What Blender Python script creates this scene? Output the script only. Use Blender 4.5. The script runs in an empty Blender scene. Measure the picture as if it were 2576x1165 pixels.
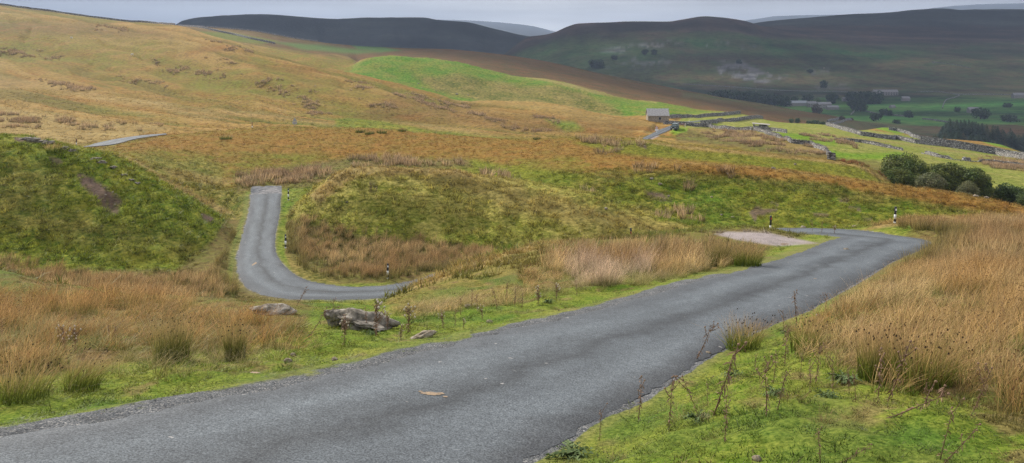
import bpy, math, random
import numpy as np
from mathutils import Vector, Matrix, Euler
R = math.radians
SC = bpy.context.scene
COL = SC.collection
rng = np.random.default_rng(7)
random.seed(7)

# ---------------------------------------------------------------- camera
F, CX, HV = 2230.0, 1287.5, 134.0        # focal length, centre column and horizon row of a 2575 wide picture
cam = bpy.data.cameras.new('camera'); camo = bpy.data.objects.new('camera', cam); COL.objects.link(camo)
cam.sensor_width = 36.0; cam.lens = F/2575*36.0
cam.shift_y = -(582.4-HV)/2575.0
cam.clip_start = 0.2; cam.clip_end = 40000
camo.location = (0, 0, 0); camo.rotation_euler = (R(90), 0, 0)
SC.camera = camo
# ---------------------------------------------------------------- light
SUN = Vector((-0.56, 0.62, 0.56)).normalized()
sl = bpy.data.lights.new('sun', 'SUN'); sl.energy = 5.0; sl.angle = R(5); sl.color = (1, .94, .85)
so = bpy.data.objects.new('sun', sl); COL.objects.link(so)
so.rotation_euler = SUN.to_track_quat('Z', 'Y').to_euler()
w = bpy.data.worlds.new('World'); SC.world = w; w.use_nodes = True
nt = w.node_tree; N = nt.nodes; L = nt.links
for n in list(N): N.remove(n)
wo = N.new('ShaderNodeOutputWorld'); bg = N.new('ShaderNodeBackground'); bg.inputs['Strength'].default_value = .088
sky = N.new('ShaderNodeTexSky'); sky.sky_type = 'NISHITA'; sky.sun_disc = False
sky.sun_elevation = math.asin(SUN.z); sky.sun_rotation = math.atan2(SUN.x, SUN.y)
tc = N.new('ShaderNodeTexCoord'); mp = N.new('ShaderNodeMapping'); mp.inputs['Scale'].default_value = (1, 1, 13)
L.new(tc.outputs['Generated'], mp.inputs[0])
nz = N.new('ShaderNodeTexNoise'); nz.inputs['Scale'].default_value = 3.6; nz.inputs['Detail'].default_value = 6
nz.inputs['Roughness'].default_value = .45
L.new(mp.outputs[0], nz.inputs['Vector'])
# broad light and dark parts of the cloud cover: brighter straight ahead, blue grey to the left
sx = N.new('ShaderNodeSeparateXYZ'); L.new(tc.outputs['Generated'], sx.inputs[0])
ra = N.new('ShaderNodeValToRGB'); cr = ra.color_ramp
cr.elements[0].position = .0; cr.elements[0].color = (2.9, 3.2, 3.75, 1)
cr.elements[1].position = 1.; cr.elements[1].color = (4.6, 4.75, 5.2, 1)
for p, c in ((.24, (3.6, 3.85, 4.4, 1)), (.40, (5.2, 5.4, 5.85, 1)), (.52, (7.3, 7.4, 7.6, 1)), (.62, (6.8, 6.9, 7.2, 1)), (.8, (5.4, 5.55, 6.0, 1))):
    e = cr.elements.new(p); e.color = c
mr = N.new('ShaderNodeMapRange'); mr.inputs['From Min'].default_value = -.62; mr.inputs['From Max'].default_value = .62
L.new(sx.outputs['X'], mr.inputs['Value']); L.new(mr.outputs[0], ra.inputs[0])
mr2 = N.new('ShaderNodeMapRange'); mr2.inputs['From Min'].default_value = .35; mr2.inputs['From Max'].default_value = .68
mr2.inputs['To Min'].default_value = 1.02; mr2.inputs['To Max'].default_value = 1.75
L.new(nz.outputs['Fac'], mr2.inputs['Value'])
vm = N.new('ShaderNodeVectorMath'); vm.operation = 'SCALE'; L.new(ra.outputs[0], vm.inputs[0]); L.new(mr2.outputs[0], vm.inputs['Scale'])
mr3 = N.new('ShaderNodeMapRange'); mr3.inputs['From Min'].default_value = .08; mr3.inputs['From Max'].default_value = .8      # an overcast sky is brightest overhead
mr3.inputs['To Min'].default_value = 1.; mr3.inputs['To Max'].default_value = 1.1; L.new(sx.outputs['Z'], mr3.inputs['Value'])
vm3 = N.new('ShaderNodeVectorMath'); vm3.operation = 'SCALE'; L.new(vm.outputs[0], vm3.inputs[0]); L.new(mr3.outputs[0], vm3.inputs['Scale']); vm = vm3
mx = N.new('ShaderNodeMix'); mx.data_type = 'RGBA'; mx.inputs[0].default_value = .97
L.new(sky.outputs[0], mx.inputs[6]); L.new(vm.outputs[0], mx.inputs[7])
L.new(mx.outputs[2], bg.inputs['Color']); L.new(bg.outputs[0], wo.inputs['Surface'])
vs = SC.view_settings; vs.view_transform = 'Standard'; vs.look = 'None'; vs.gamma = 1; vs.use_curve_mapping = False
vs.exposure = 0.42
SC.cycles.use_denoising = True; SC.cycles.denoiser = 'OPENIMAGEDENOISE'; SC.cycles.denoising_prefilter = 'NONE'; SC.cycles.denoising_input_passes = 'RGB_ALBEDO_NORMAL'; SC.cycles.adaptive_threshold = .006; SC.cycles.sample_clamp_indirect = 4
SC.cycles.max_bounces = 4; SC.cycles.diffuse_bounces = 2; SC.cycles.glossy_bounces = 1
SC.cycles.transmission_bounces = 2; SC.cycles.transparent_max_bounces = 8; SC.cycles.volume_bounces = 0
SC.cycles.caustics_reflective = False; SC.cycles.caustics_refractive = False
SC.render.film_transparent = False

# ---------------------------------------------------------------- noise helpers
def _hash(ix, iy, s):
    n = (ix.astype(np.int64)*374761393 + iy.astype(np.int64)*668265263 + s*1274126177) & 0x7fffffff
    n = ((n ^ (n >> 13))*1274126177) & 0x7fffffff
    return ((n ^ (n >> 16)) & 0xffff)/65535.0
def vnoise(x, y, s=0):
    ix = np.floor(x); iy = np.floor(y); fx = x-ix; fy = y-iy
    fx = fx*fx*(3-2*fx); fy = fy*fy*(3-2*fy)
    a = _hash(ix, iy, s); b = _hash(ix+1, iy, s); c = _hash(ix, iy+1, s); d = _hash(ix+1, iy+1, s)
    return (a*(1-fx)+b*fx)*(1-fy)+(c*(1-fx)+d*fx)*fy
def fbm(x, y, o=4, s=0, r=.5):
    t = 0; a = 1; m = 0
    for k in range(o):
        t = t+a*vnoise(x, y, s+k*17); m += a; a *= r; x = x*2.03+11.3; y = y*2.03+5.7
    return t/m-.5
def sstep(a, b, x):
    t = np.clip((x-a)/(b-a), 0, 1); return t*t*(3-2*t)
def pchip(x, y, q):
    x = np.asarray(x, float); y = np.asarray(y, float)
    h = np.diff(x); d = np.diff(y)/h; m = np.zeros_like(y)
    w1 = 2*h[1:]+h[:-1]; w2 = h[1:]+2*h[:-1]
    ok = d[:-1]*d[1:] > 0
    mm = np.where(ok, (w1+w2)/np.where(ok, w1/np.where(ok, d[:-1], 1)+w2/np.where(ok, d[1:], 1), 1), 0)
    m[1:-1] = mm; m[0] = d[0]; m[-1] = d[-1]
    i = np.clip(np.searchsorted(x, q)-1, 0, len(x)-2)
    t = np.clip((q-x[i])/h[i], 0, 1); hh = h[i]
    return ((1+2*t)*(1-t)**2)*y[i]+t*(1-t)**2*hh*m[i]+t*t*(3-2*t)*y[i+1]+t*t*(t-1)*hh*m[i+1]

# ---------------------------------------------------------------- the lie of the land
# Each curve is a line across the dale: (bearing column, distance in m, row under the horizon) -> height.
def plane(Y): return -(2.35+.158*Y)
def vz(z, Y): return HV-F*z/Y
def PL(Y): return [(-1600, Y, vz(plane(Y), Y)), (4200, Y, vz(plane(Y), Y))]
CUR = [PL(1.5), PL(5), PL(9), PL(13),
 [(-1600,17,800),(0,17.5,800),(800,17,795),(1300,20,755),(1400,25,vz(plane(25),25)),(4200,25,vz(plane(25),25))],
 [(-1600,27,640),(-400,26,655),(0,25,682),(100,24,712),(300,23,742),(600,22,762),(800,22,768),(950,25,774),(1000,29,750),(1050,33,722),
  (1200,37,655),(1340,40,620),(1500,43,603),(1700,47,588),(1900,49,578),(2030,49.5,588),(2100,50,587),(2250,50,585),(2575,50,vz(plane(50)+.5,50)),(4200,50,590)],
 [(-1600,45,vz(-12,45)),(0,45,vz(-13,45)),(600,48,vz(-15,48)),(950,52,vz(-15.2,52)),(1050,54,vz(-15,54)),(1200,56,vz(-14.3,56)),(1340,57,vz(-13.9,57)),
  (1600,58.5,vz(-12.9,58.5)),(1850,57.5,571),(1960,56,573),(2040,56,580),(2100,57,580),(2160,57.5,574),(2250,60,553),(2330,62,546),(2450,62,543),(2575,62,541),(3000,62,530),(4200,62,520)],
 [(-1600,58,vz(-14,58)),(0,60,vz(-15,60)),(450,62,vz(-15,62)),(600,68,vz(-15.2,68)),(1230,68,vz(-15.1,68)),(1350,64,vz(-15.6,64)),(1900,66,vz(-15.5,66)),
  (2100,69,vz(-16,69)),(2575,72,vz(-16.5,72)),(4200,72,vz(-16.5,72))],
 [(-1600,82,320),(-400,82,330),(0,80,338),(100,80,350),(150,79,362),(250,78,385),(300,78,400),(370,77,438),(450,76,488),(520,75,535),(560,75,565),(600,75,588),
  (630,76,582),(712,76,582),(735,77,555),(750,77,520),(785,78,486),(820,79,456),(860,79,432),(900,78,422),(1000,78,425),(1100,78,429),(1200,78,447),(1300,77,461),
  (1400,76,476),(1480,75,491),(1560,74,521),(1650,72,553),(1750,71,575),(1850,71,610),(2000,74,640),(4200,75,640)],
 [(-1600,95,430),(0,95,416),(300,90,430),(450,88,486),(560,85,540),(620,85,518),(705,85,518),(745,85,505),(790,88,500),(900,92,468),(1200,88,470),(1500,86,500),
  (1600,84,535),(1750,80,562),(1900,80,572),(4200,80,570)],
 [(-1600,110,405),(0,110,402),(300,100,395),(450,97,428),(560,94,474),(620,90,488),(705,90,486),(760,92,474),(850,100,450),(900,104,440),(1000,104,437),(1200,100,441),(1350,97,440),
  (1500,95,430),(1600,90,470),(1750,88,496),(1900,87,505),(2200,85,525),(2575,79,565),(4200,79,570)],
 [(-1600,114,390),(0,114,390),(300,112,380),(450,112,396),(600,108,430),(700,108,435),(900,115,406),(1100,115,401),(1200,112,403),(1300,110,399),(1400,108,393),(1500,105,397),
  (1600,102,401),(1717,98,409),(1820,97,416),(1958,95,428),(2062,93,445),(2149,92,457),(2270,90,470),(2373,88,484),(2477,85,504),(2575,82,527),(3000,80,575),(4200,80,600)],
 [(-1600,120,380),(0,120,380),(300,118,374),(450,122,371),(600,122,374),(900,126,363),(1200,124,371),(1400,120,377),(1500,116,384),(1600,114,402),(1717,110,420),
  (1958,107,438),(2150,105,468),(2270,103,500),(2400,105,522),(2575,100,560),(4200,100,640)],
 [(-1600,130,350),(0,130,345),(200,128,372),(300,128,364),(410,133,346),(560,138,331),(740,142,321),(900,142,323),(1000,140,330),(1150,138,344),(1300,136,352),(1450,136,350),
  (1530,136,347),(1600,135,351),(1717,132,368),(1820,130,378),(1924,128,390),(2062,126,404),(2155,125,414),(2200,123,436),(2232,121,456),(2270,118,482),(2400,120,505),(2575,118,540),(4200,118,600)],
 [(-1600,150,335),(0,150,335),(200,138,364),(300,140,357),(410,148,343),(560,158,338),(740,165,332),(900,165,347),(1150,165,367),(1300,165,374),(1530,165,372),(1600,160,374),
  (1717,158,388),(1924,155,408),(2062,150,420),(2162,150,430),(2232,150,452),(2400,150,475),(2575,150,500),(4200,150,560)],
 [(-1600,190,315),(0,190,305),(300,185,318),(410,180,328),(560,190,322),(740,200,314),(830,200,316),(900,200,320),(1000,205,327),(1150,210,336),(1300,215,345),(1450,215,346),
  (1530,215,345),(1600,225,347),(1640,225,346),(1717,215,353),(1850,195,368),(1924,185,376),(2000,180,385),(2100,175,398),(2162,175,404),(2300,180,420),(2575,180,450),(4200,180,520)],
 [(-1600,280,240),(0,280,235),(300,270,255),(600,260,275),(740,255,290),(900,250,300),(1000,250,310),(1150,260,315),(1300,265,320),(1450,265,328),(1530,265,330),
  (1620,275,327),(1700,290,324),(1800,290,326),(1900,280,330),(2000,250,346),(2100,230,364),(2300,230,386),(2575,230,420),(4200,230,470)],
 [(-1600,600,-120),(-400,620,-30),(0,620,13),(173,600,36),(345,570,56),(446,540,65),(484,520,75),(535,480,95),(587,450,111),(643,420,129),(726,400,149),(858,380,178),
  (945,370,197),(1031,360,221),(1117,345,247),(1160,335,262),(1270,335,264),(1370,330,268),(1514,325,290),(1618,320,300),(1660,315,309),(1700,320,310),(1800,320,313),
  (1900,320,316),(1960,320,318),(2072,300,335),(2300,290,365),(2575,290,400),(4200,290,440)],
 [(-1600,750,-60),(-400,750,20),(0,750,75),(346,700,80),(446,600,80),(484,560,86),(587,500,122),(726,450,160),(858,430,190),(945,420,210),(1031,410,232),(1117,400,255),
  (1160,390,268),(1270,385,272),(1370,380,277),(1514,370,297),(1618,360,303),(1660,350,304),(1700,350,304),(1800,360,301),(1900,365,307),(2072,340,323),(2300,330,355),(2575,330,392),(4200,330,430)],
 [(-1600,850,-30),(0,850,90),(446,600,79),(587,560,108),(726,520,140),(800,500,155),(872,480,175),(910,490,155),(944,500,144),(986,500,140),(1065,500,143),(1134,495,152),
  (1203,490,169),(1248,485,180),(1297,480,192),(1376,475,199),(1445,465,211),(1514,455,231),(1583,445,250),(1652,440,257),(1716,430,269),(1750,420,277),(1815,415,282),
  (1865,410,288),(1917,400,299),(1958,395,307),(2072,390,314),(2165,380,328),(2225,400,322),(2285,390,335),(2320,370,346),(2410,360,356),(2500,350,370),(2575,345,386),(3000,340,430),(4200,340,460)],
 [(-1600,900,-10),(0,900,100),(446,660,74),(587,640,95),(726,620,122),(872,600,147),(910,590,163),(986,600,157),(1065,600,157),(1203,590,182),(1297,580,207),(1376,570,214),
  (1445,560,227),(1583,540,264),(1716,520,282),(1815,500,294),(1865,500,302),(1917,500,314),(1958,500,340),(2072,500,365),(2300,500,385),(2575,500,415),(4200,500,480)],
 [(-1600,950,0),(0,950,110),(446,780,70),(587,780,82),(726,760,102),(858,740,122),(986,730,132),(1203,720,152),(1376,700,182),(1548,680,217),(1716,660,250),(1820,650,270),
  (1923,640,290),(2000,640,300),(2072,640,311),(2130,640,332),(2200,640,352),(2300,640,372),(2575,640,388),(4200,640,420)],
 [(-1600,1000,20),(0,1000,120),(345,950,90),(446,900,65),(587,900,73),(760,880,98),(858,860,109),(990,850,118),(1114,850,124),(1203,850,134),(1262,850,141),(1375,850,158),
  (1548,850,193),(1716,850,226),(1820,850,246),(1923,850,264),(2044,850,286),(2102,850,296),(2130,860,303),(2200,880,324),(2300,900,333),(2575,900,335),(4200,900,340)],
 [(-1600,1150,308),(1900,1150,308),(2000,1150,300),(2575,1150,293),(4200,1150,293)],
 [(-1600,1500,262),(2000,1500,261),(2575,1500,254),(4200,1500,250)],
 [(-1600,1850,250),(1262,1850,250),(1600,1850,230),(2000,1850,226),(2575,1850,215),(4200,1850,210)],
 [(-1600,2300,220),(1100,2300,210),(1262,2300,200),(1320,2300,180),(1400,2300,150),(1550,2300,130),(1800,2300,125),(2200,2300,140),(2575,2300,145),(4200,2300,140)],
 [(-1600,2800,260),(1150,2800,260),(1230,2800,165),(1262,2800,141),(1290,2800,116),(1328,2800,92),(1369,2800,86),(1397,2800,79),(1424,2800,67),(1455,2800,58),(1549,2800,55),
  (1618,2800,52),(1687,2800,52),(1716,2800,48),(1775,2800,42),(1820,2800,45),(1872,2800,52),(1938,2800,72),(2100,2800,92),(2300,2800,103),(2575,2800,106),(4200,2800,110)],
 [(-1600,3300,180),(1262,3300,170),(1800,3300,110),(1872,3300,90),(1938,3300,70),(2100,3300,72),(2575,3300,78),(4200,3300,80)],
 [(-1600,4300,100),(300,4300,82),(440,4300,64),(460,4300,53),(500,4300,45),(590,4300,39),(668,4300,38),(760,4300,43),(858,4300,46),(930,4300,44),(1065,4300,45),(1100,4300,50),
  (1180,4300,57),(1230,4300,70),(1327,4300,91),(1400,4300,100),(1700,4300,80),(1872,4300,62),(1938,4300,53),(2028,4300,45),(2145,4300,37),(2235,4300,33),(2303,4300,26),
  (2363,4300,23),(2575,4300,25),(3000,4300,32),(4200,4300,50)],
 [(-1600,5500,110),(4200,5500,105)],
 [(-1600,11300,120),(1000,11300,80),(1100,11300,52),(1180,11300,54),(1272,11300,60),(1340,11300,68),(1400,11300,82),(1500,11300,95),(1800,11300,62),(1897,11300,51),(1958,11300,43),
  (2115,11300,40),(2250,11300,42),(2350,11300,23),(2450,11300,15),(2575,11300,12),(3000,11300,10),(4200,11300,30)],
 [(-1600,12500,140),(4200,12500,140)]]
uc = np.concatenate([np.arange(-1600, -100, 50.), np.arange(-100, 2680, 3.), np.arange(2680, 4201, 50.)])
NC = len(uc)
YR = np.concatenate([np.geomspace(1.5, 6, 70)[:-1], np.geomspace(6, 150, 520)[:-1], np.geomspace(150, 1000, 250)[:-1], np.geomspace(1000, 12500, 190)])
NR = len(YR)
YK = np.zeros((len(CUR), NC)); ZK = np.zeros_like(YK)
for k, c in enumerate(CUR):
    c = np.array(c, float)
    YK[k] = np.interp(uc, c[:, 0], c[:, 1]); v = pchip(c[:, 0], c[:, 2], uc)
    ZK[k] = -(v-HV)/F*YK[k]
for k in range(1, len(CUR)):
    YK[k] = np.maximum(YK[k], YK[k-1]*1.01+.2)
Z = np.zeros((NR, NC))
for j in range(NC):
    Z[:, j] = pchip(YK[:, j], ZK[:, j], YR)
U2 = np.broadcast_to(uc[None, :], (NR, NC)); Y2 = np.broadcast_to(YR[:, None], (NR, NC))
X2 = (U2-CX)/F*Y2
def V_of(Zz): return HV-F*Zz/Y2

# ---------------------------------------------------------------- roads: paired edges
def on_plane(u, v):
    Y = 2.35/((v-HV)/F-.158); return ((u-CX)/F*Y, Y)
def on_level(u, v, z): Y = -z*F/(v-HV); return ((u-CX)/F*Y, Y)
main_L = [(-9.0, 2.9), (-6.8, 5.4)]+[on_plane(*p) for p in ((0,1150),(330,1082),(550,1036),(858,965),(1042,914),(1225,862),(1481,801),(1717,731),(1872,688))]+[(11.3,34.3),(14.0,39.8),(16.6,44.6),(17.2,47.5),(16.6,50.5),(15.2,53.2),(12.0,55.4),(8,56.6),(0,56.6),(-4,56.2)]
main_R = [(-3.4, 3.2), (-1.6, 5.6)]+[on_plane(*p) for p in ((1269,1145),(1372,1093),(1482,1031),(1592,983),(1717,914),(1827,851),(1937,800),(2028,767),(2083,738))]+[(14.0,32.5),(17.6,38.5),(20.4,43.2),(21.9,47.6),(21.9,52),(20.0,55.8),(16.0,58.6),(8.5,60.0),(0,60.1),(-5.2,59.6)]
def resample(P, n):
    P = np.array(P, float); d = np.r_[0, np.cumsum(np.hypot(*np.diff(P, axis=0).T))]
    q = np.linspace(0, d[-1], n); return np.c_[pchip(d, P[:, 0], q), pchip(d, P[:, 1], q)]
low_pairs = [((1040,741),(1036,707)),((950,750),(960,719)),((850,753),(890,722)),((740,752),(820,715)),((680,746),(775,706)),((640,735),(745,693)),((608,705),(718,671)),((597,660),(698,645)),((602,625),(691,620)),((615,575),(694,583)),((627,530),(702,540)),((630,490),(707,487))]
low_z = [-15.2]*7+[-15.2,-15.2,-15.1,-14.8,-14.25]
low_L = [on_level(*a, z) for (a, b), z in zip(low_pairs, low_z)]; low_R = [on_level(*b, z) for (a, b), z in zip(low_pairs, low_z)]
main_z = [plane((a[1]+b[1])/2) for a, b in zip(main_L[:14], main_R[:14])]+[-9.95,-10.55,-11.1,-11.75,-12.7,-14.1,-14.75]
RL = np.array(main_L+low_L, float); RR = np.array(main_R+low_R, float); RZ = np.array(main_z+low_z)
mid = (RL+RR)/2; dd = np.r_[0, np.cumsum(np.hypot(*np.diff(mid, axis=0).T))]
RQ = np.concatenate([np.arange(0, 40, .12), np.arange(40, dd[-1]+.4, .35)])
RLs = np.c_[pchip(dd, RL[:, 0], RQ), pchip(dd, RL[:, 1], RQ)]; RRs = np.c_[pchip(dd, RR[:, 0], RQ), pchip(dd, RR[:, 1], RQ)]
RZs = pchip(dd, RZ, RQ); RC = (RLs+RRs)/2; RH = np.hypot(*(RRs-RLs).T)/2
# side vector from left to right edge
RS = (RRs-RLs)/np.hypot(*(RRs-RLs).T)[:, None]
# ---------------------------------------------------------------- ground follows the road
TC = np.gradient(RC, axis=0); TC /= np.hypot(*TC.T)[:, None]; SLP = np.gradient(RZs)/np.maximum(np.hypot(*np.gradient(RC, axis=0).T), .02)
TL = np.gradient(RLs, axis=0); TL /= np.hypot(*TL.T)[:, None]; TR = np.gradient(RRs, axis=0); TR /= np.hypot(*TR.T)[:, None]
def near_road(X, Y):
    """signed distance outside the road edge, road height, side (-1 left, 1 right)"""
    sh = X.shape; X = X.ravel(); Y = Y.ravel()
    D = np.full(X.size, 99.); H = np.zeros(X.size); S = np.zeros(X.size)
    idx = np.nonzero((Y < 97) & (X > -40) & (X < 32))[0]
    st = 2
    def nearest(Pt, i):
        d2 = (X[i, None]-Pt[None, ::st, 0])**2+(Y[i, None]-Pt[None, ::st, 1])**2
        return np.argmin(d2, axis=1)*st, np.sqrt(np.min(d2, axis=1))
    for c0 in range(0, len(idx), 40000):
        i = idx[c0:c0+40000]; k, dc = nearest(RC, i); kl, dl = nearest(RLs, i); kr, dr = nearest(RRs, i)
        H[i] = RZs[k]+SLP[k]*np.clip((X[i]-RC[k, 0])*TC[k, 0]+(Y[i]-RC[k, 1])*TC[k, 1], -.4, .4)
        outl = TL[kl, 0]*(Y[i]-RLs[kl, 1])-TL[kl, 1]*(X[i]-RLs[kl, 0]); outr = -(TR[kr, 0]*(Y[i]-RRs[kr, 1])-TR[kr, 1]*(X[i]-RRs[kr, 0]))
        s_ = np.sign(TC[k, 0]*(Y[i]-RC[k, 1])-TC[k, 1]*(X[i]-RC[k, 0])); S[i] = -s_
        D[i] = np.where(s_ > 0, np.sign(outl)*np.maximum(np.abs(outl), dl*.999*(dl > .5)), np.sign(outr)*np.maximum(np.abs(outr), dr*.999*(dr > .5)))
        far = dc > 6; D[i] = np.where(far & (D[i] < 0), 6, D[i])
    return D.reshape(sh), H.reshape(sh), S.reshape(sh)
RD, RHt, RSd = near_road(X2, Y2)
V0 = V_of(Z)
# swells and tussocks
Zb = Z.copy()
def seg_sd(poly, X, Y):
    d = np.full(X.shape, 1e9); ins = np.zeros(X.shape, bool); n = len(poly)
    for i in range(n):
        ax, ay = poly[i]; bx, by = poly[(i+1) % n]; ex, ey = bx-ax, by-ay; wx = X-ax; wy = Y-ay
        t = np.clip((wx*ex+wy*ey)/(ex*ex+ey*ey), 0, 1); d = np.minimum(d, np.hypot(wx-ex*t, wy-ey*t))
        c = ((ay > Y) != (by > Y)); c &= X < (bx-ax)*(Y-ay)/(by-ay if by != ay else 1e-9)+ax
        ins ^= c
    return np.where(ins, d, -d)
FAR = [([(200,373),(221,368),(240,362),(259,357.5),(294,350.5),(345,343),(380,339.5),(417,337)], [(236,380),(255,374),(272,368.5),(294,363),(325,354.5),(345,350),(380,344.5),(420,339)], 129, 185, 'far stretch of road on the left'),
       ([(1612,351),(1633,340),(1658,327),(1683,318),(1690,315),(1697,310)], [(1627,352),(1646,343.5),(1666,336),(1685,327),(1698,320),(1704,312)], 200, 330, 'far stretch of road by the barn'),
       ([(1704,306),(1733,306),(1758,303.5),(1783,302),(1800,300)], [(1706,309),(1733,308.5),(1758,306.5),(1783,305),(1800,302)], 300, 380, 'far stretch of road behind the walls')]
calm = np.ones((NR, NC))          # the lane beds lie even in the moor
for A_, B_, y0, y1, _ in FAR:
    us = slice(int(np.interp(min(p[0] for p in A_)-40, uc, np.arange(NC))), int(np.interp(max(p[0] for p in B_)+40, uc, np.arange(NC)))); rs = slice(np.searchsorted(YR, y0-10), np.searchsorted(YR, y1+20))
    calm[rs, us] = np.minimum(calm[rs, us], 1-sstep(-12, -3, seg_sd(A_+B_[::-1], U2[rs, us], V_of(Z)[rs, us])))
n1 = fbm(X2/9, Y2/9, 4, 3); n2 = fbm(X2/1.3, Y2/1.1, 3, 5); n3 = fbm(X2/.35, Y2/.35, 2, 9)
near = 1-sstep(50, 60, Y2); midm = sstep(50, 60, Y2)*(1-sstep(150, 200, Y2)); hm = sstep(140, 200, Y2)*(1-sstep(450, 700, Y2))
Z = Z+near*(.20*n2*sstep(0, 1.2, RD)+.07*n3*sstep(0, .5, RD)+.12*np.abs(fbm(X2/.75, Y2/.75, 3, 7))*sstep(.1, .8, RD))
Z = Z+near*.5*n1*sstep(1, 5, RD)*sstep(9, 16, Y2)*(1-sstep(35, 50, Y2))
terr = np.abs(fbm(X2/5.+n1*2, (Z*3.2+n1*2), 3, 21))     # sheep tracks along the slopes
Z = Z+midm*sstep(.8, 4, RD)*(.36*n2+.30*fbm(X2/3.2, Y2/1.8, 3, 31)-.55*np.clip(.10-terr, 0, 1)*3)
al = .73*X2-.68*Y2; ac = .68*X2+.73*Y2            # ribs and gullies run down the long hillside
u_n = fbm(al/150+3, ac/21+fbm(al/60, ac/60, 3, 44)*1.6, 4, 41, .55)
lefth = 1-sstep(40, 110, X2)
Z = Z+hm*lefth*(1.5*fbm(al/70+5, ac/6.5+fbm(al/40, ac/40, 2, 207), 3, 205)+5.2*u_n-1.6*np.clip(.06-np.abs(fbm(al/130, ac/26+fbm(al/50, ac/50, 2, 48), 3, 47)), 0, 1)*12+.5*fbm(X2/7, Y2/5, 3, 43))
Z = Z+hm*(1-lefth)*(.9*fbm(X2/40, Y2/30, 4, 45)+.25*fbm(X2/7, Y2/5, 3, 43))
Z = Z+hm*sstep(370, 400, Y2)*lefth*0
Z = np.where(Y2 > 125, Zb+(Z-Zb)*calm, Z)
fm = sstep(1800, 2300, Y2)*(1-sstep(5500, 7000, Y2))
Z = Z+fm*(14*fbm(X2/420, Y2/260, 5, 51)-26*np.clip(.06-np.abs(fbm(X2/500, Y2/420, 3, 55)), 0, 1)*4)
vm_ = sstep(600, 700, Y2)*(1-sstep(1700, 2000, Y2)); Z = Z+vm_*5*fbm(X2/150, Y2/150, 4, 57)
# bank and hummocks right of the road, low hump left of it by the boulder
Z = Z+near*(.35*sstep(.2, 2.5, RD)*(RSd > 0)*(1-sstep(14, 30, Y2)))
# tussocks and little slips on the steep faces
_gx = np.gradient(Zb, axis=1)/np.gradient(X2, axis=1); _gy = np.gradient(Zb, axis=0)/np.gradient(Y2, axis=0)-_gx*X2/Y2; stp_ = sstep(.12, .3, np.hypot(_gx, _gy))*midm
Z = Z+stp_*sstep(1., 4, RD)*(.55*np.abs(fbm(X2/1.7, Y2/1.5, 3, 201))+.5*fbm(X2/2.6, Z*1.7+X2/9, 3, 203)-.06)
# blend to the road
wr = 1-sstep(.05, 1.3, RD)
Z = np.where(RD < 90, Z*(1-wr)+(RHt-.008)*wr, Z)
Z = np.where(RD < -.3, RHt-.03, Z)
V0 = V_of(Z)
vis = V0 <= np.minimum.accumulate(np.vstack([np.full((1, NC), 9e9), V0[:-1]]), axis=0)+.01
def colf(u): return np.interp(u, uc, np.arange(NC))
def zat(x, y):
    u = CX+F*x/y; c = colf(u); r = np.interp(y, YR, np.arange(NR))
    c0 = int(min(c, NC-2)); r0 = int(min(r, NR-2)); fc = c-c0; fr = r-r0
    return float((Z[r0, c0]*(1-fc)+Z[r0, c0+1]*fc)*(1-fr)+(Z[r0+1, c0]*(1-fc)+Z[r0+1, c0+1]*fc)*fr)
def hit(u, v, ymin=2, ymax=12000):
    """the point of the ground seen at this bearing and row, between two distances"""
    c = int(round(colf(u))); m = (YR >= ymin) & (YR <= ymax); rows = np.nonzero(m)[0]
    vv = V0[rows, c]; k = np.nonzero(vv <= v)[0]
    if len(k) == 0: i = int(np.argmin(vv)); Y = YR[rows[i]]
    elif k[0] == 0: Y = YR[rows[0]]
    else:
        i = k[0]; a, b = vv[i-1], vv[i]; t = (a-v)/max(a-b, 1e-6); Y = YR[rows[i-1]]*(1-t)+YR[rows[i]]*t
    x = (u-CX)/F*Y
    return Vector((x, Y, zat(x, Y)))

# ---------------------------------------------------------------- what grows where
P = dict(tar=((.13,.135,.14),(.13,.135,.14)),
 verge=((.098,.158,.016),(.195,.205,.036)), litter=((.17,.115,.045),(.13,.13,.03)), moss=((.090,.145,.010),(.205,.20,.026)),
 olive=((.115,.118,.022),(.235,.18,.055)), brown=((.272,.138,.034),(.215,.140,.034)), browngreen=((.238,.142,.036),(.148,.150,.020)), knoll=((.195,.205,.030),(.37,.31,.085)),
 straw=((.33,.245,.095),(.23,.155,.05)), green=((.085,.18,.014),(.17,.18,.03)), lime=((.165,.20,.028),(.24,.225,.06)), lime2=((.12,.22,.014),(.17,.22,.025)),
 earth=((.17,.115,.085),(.11,.075,.05)), heath=((.15,.072,.026),(.085,.065,.02)), dale=((.050,.16,.028),(.08,.14,.03)), dalebrown=((.16,.11,.05),(.08,.11,.035)),
 fell=((.105,.075,.042),(.045,.075,.028)), fellgreen=((.042,.12,.028),(.085,.085,.035)), moor=((.115,.07,.052),(.050,.042,.036)), bluefell=((.055,.06,.055),(.035,.04,.04)), scree=((.46,.44,.46),(.15,.13,.12)),
 gravel=((.13,.135,.145),(.24,.23,.225)), pinkgravel=((.31,.265,.25),(.26,.22,.205)), track=((.30,.24,.18),(.22,.17,.1)))
zones = []
def zone(kind, poly, y0, y1, soft=6, warp=6, amt=1.): zones.append((kind, poly, y0, y1, soft, warp, amt))
BIG = [(-3000,-900),(6000,-900),(6000,9000),(-3000,9000)]
zone('verge', BIG, 0, 57)
zone('olive', BIG, 57, 97); zone('browngreen', BIG, 95, 150); zone('brown', BIG, 150, 600)
zone('heath', BIG, 560, 1000); zone('dale', BIG, 1000, 1700); zone('fell', BIG, 1650, 2850); zone('moor', BIG, 2850, 3500); zone('bluefell', BIG, 3500, 12500)
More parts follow.
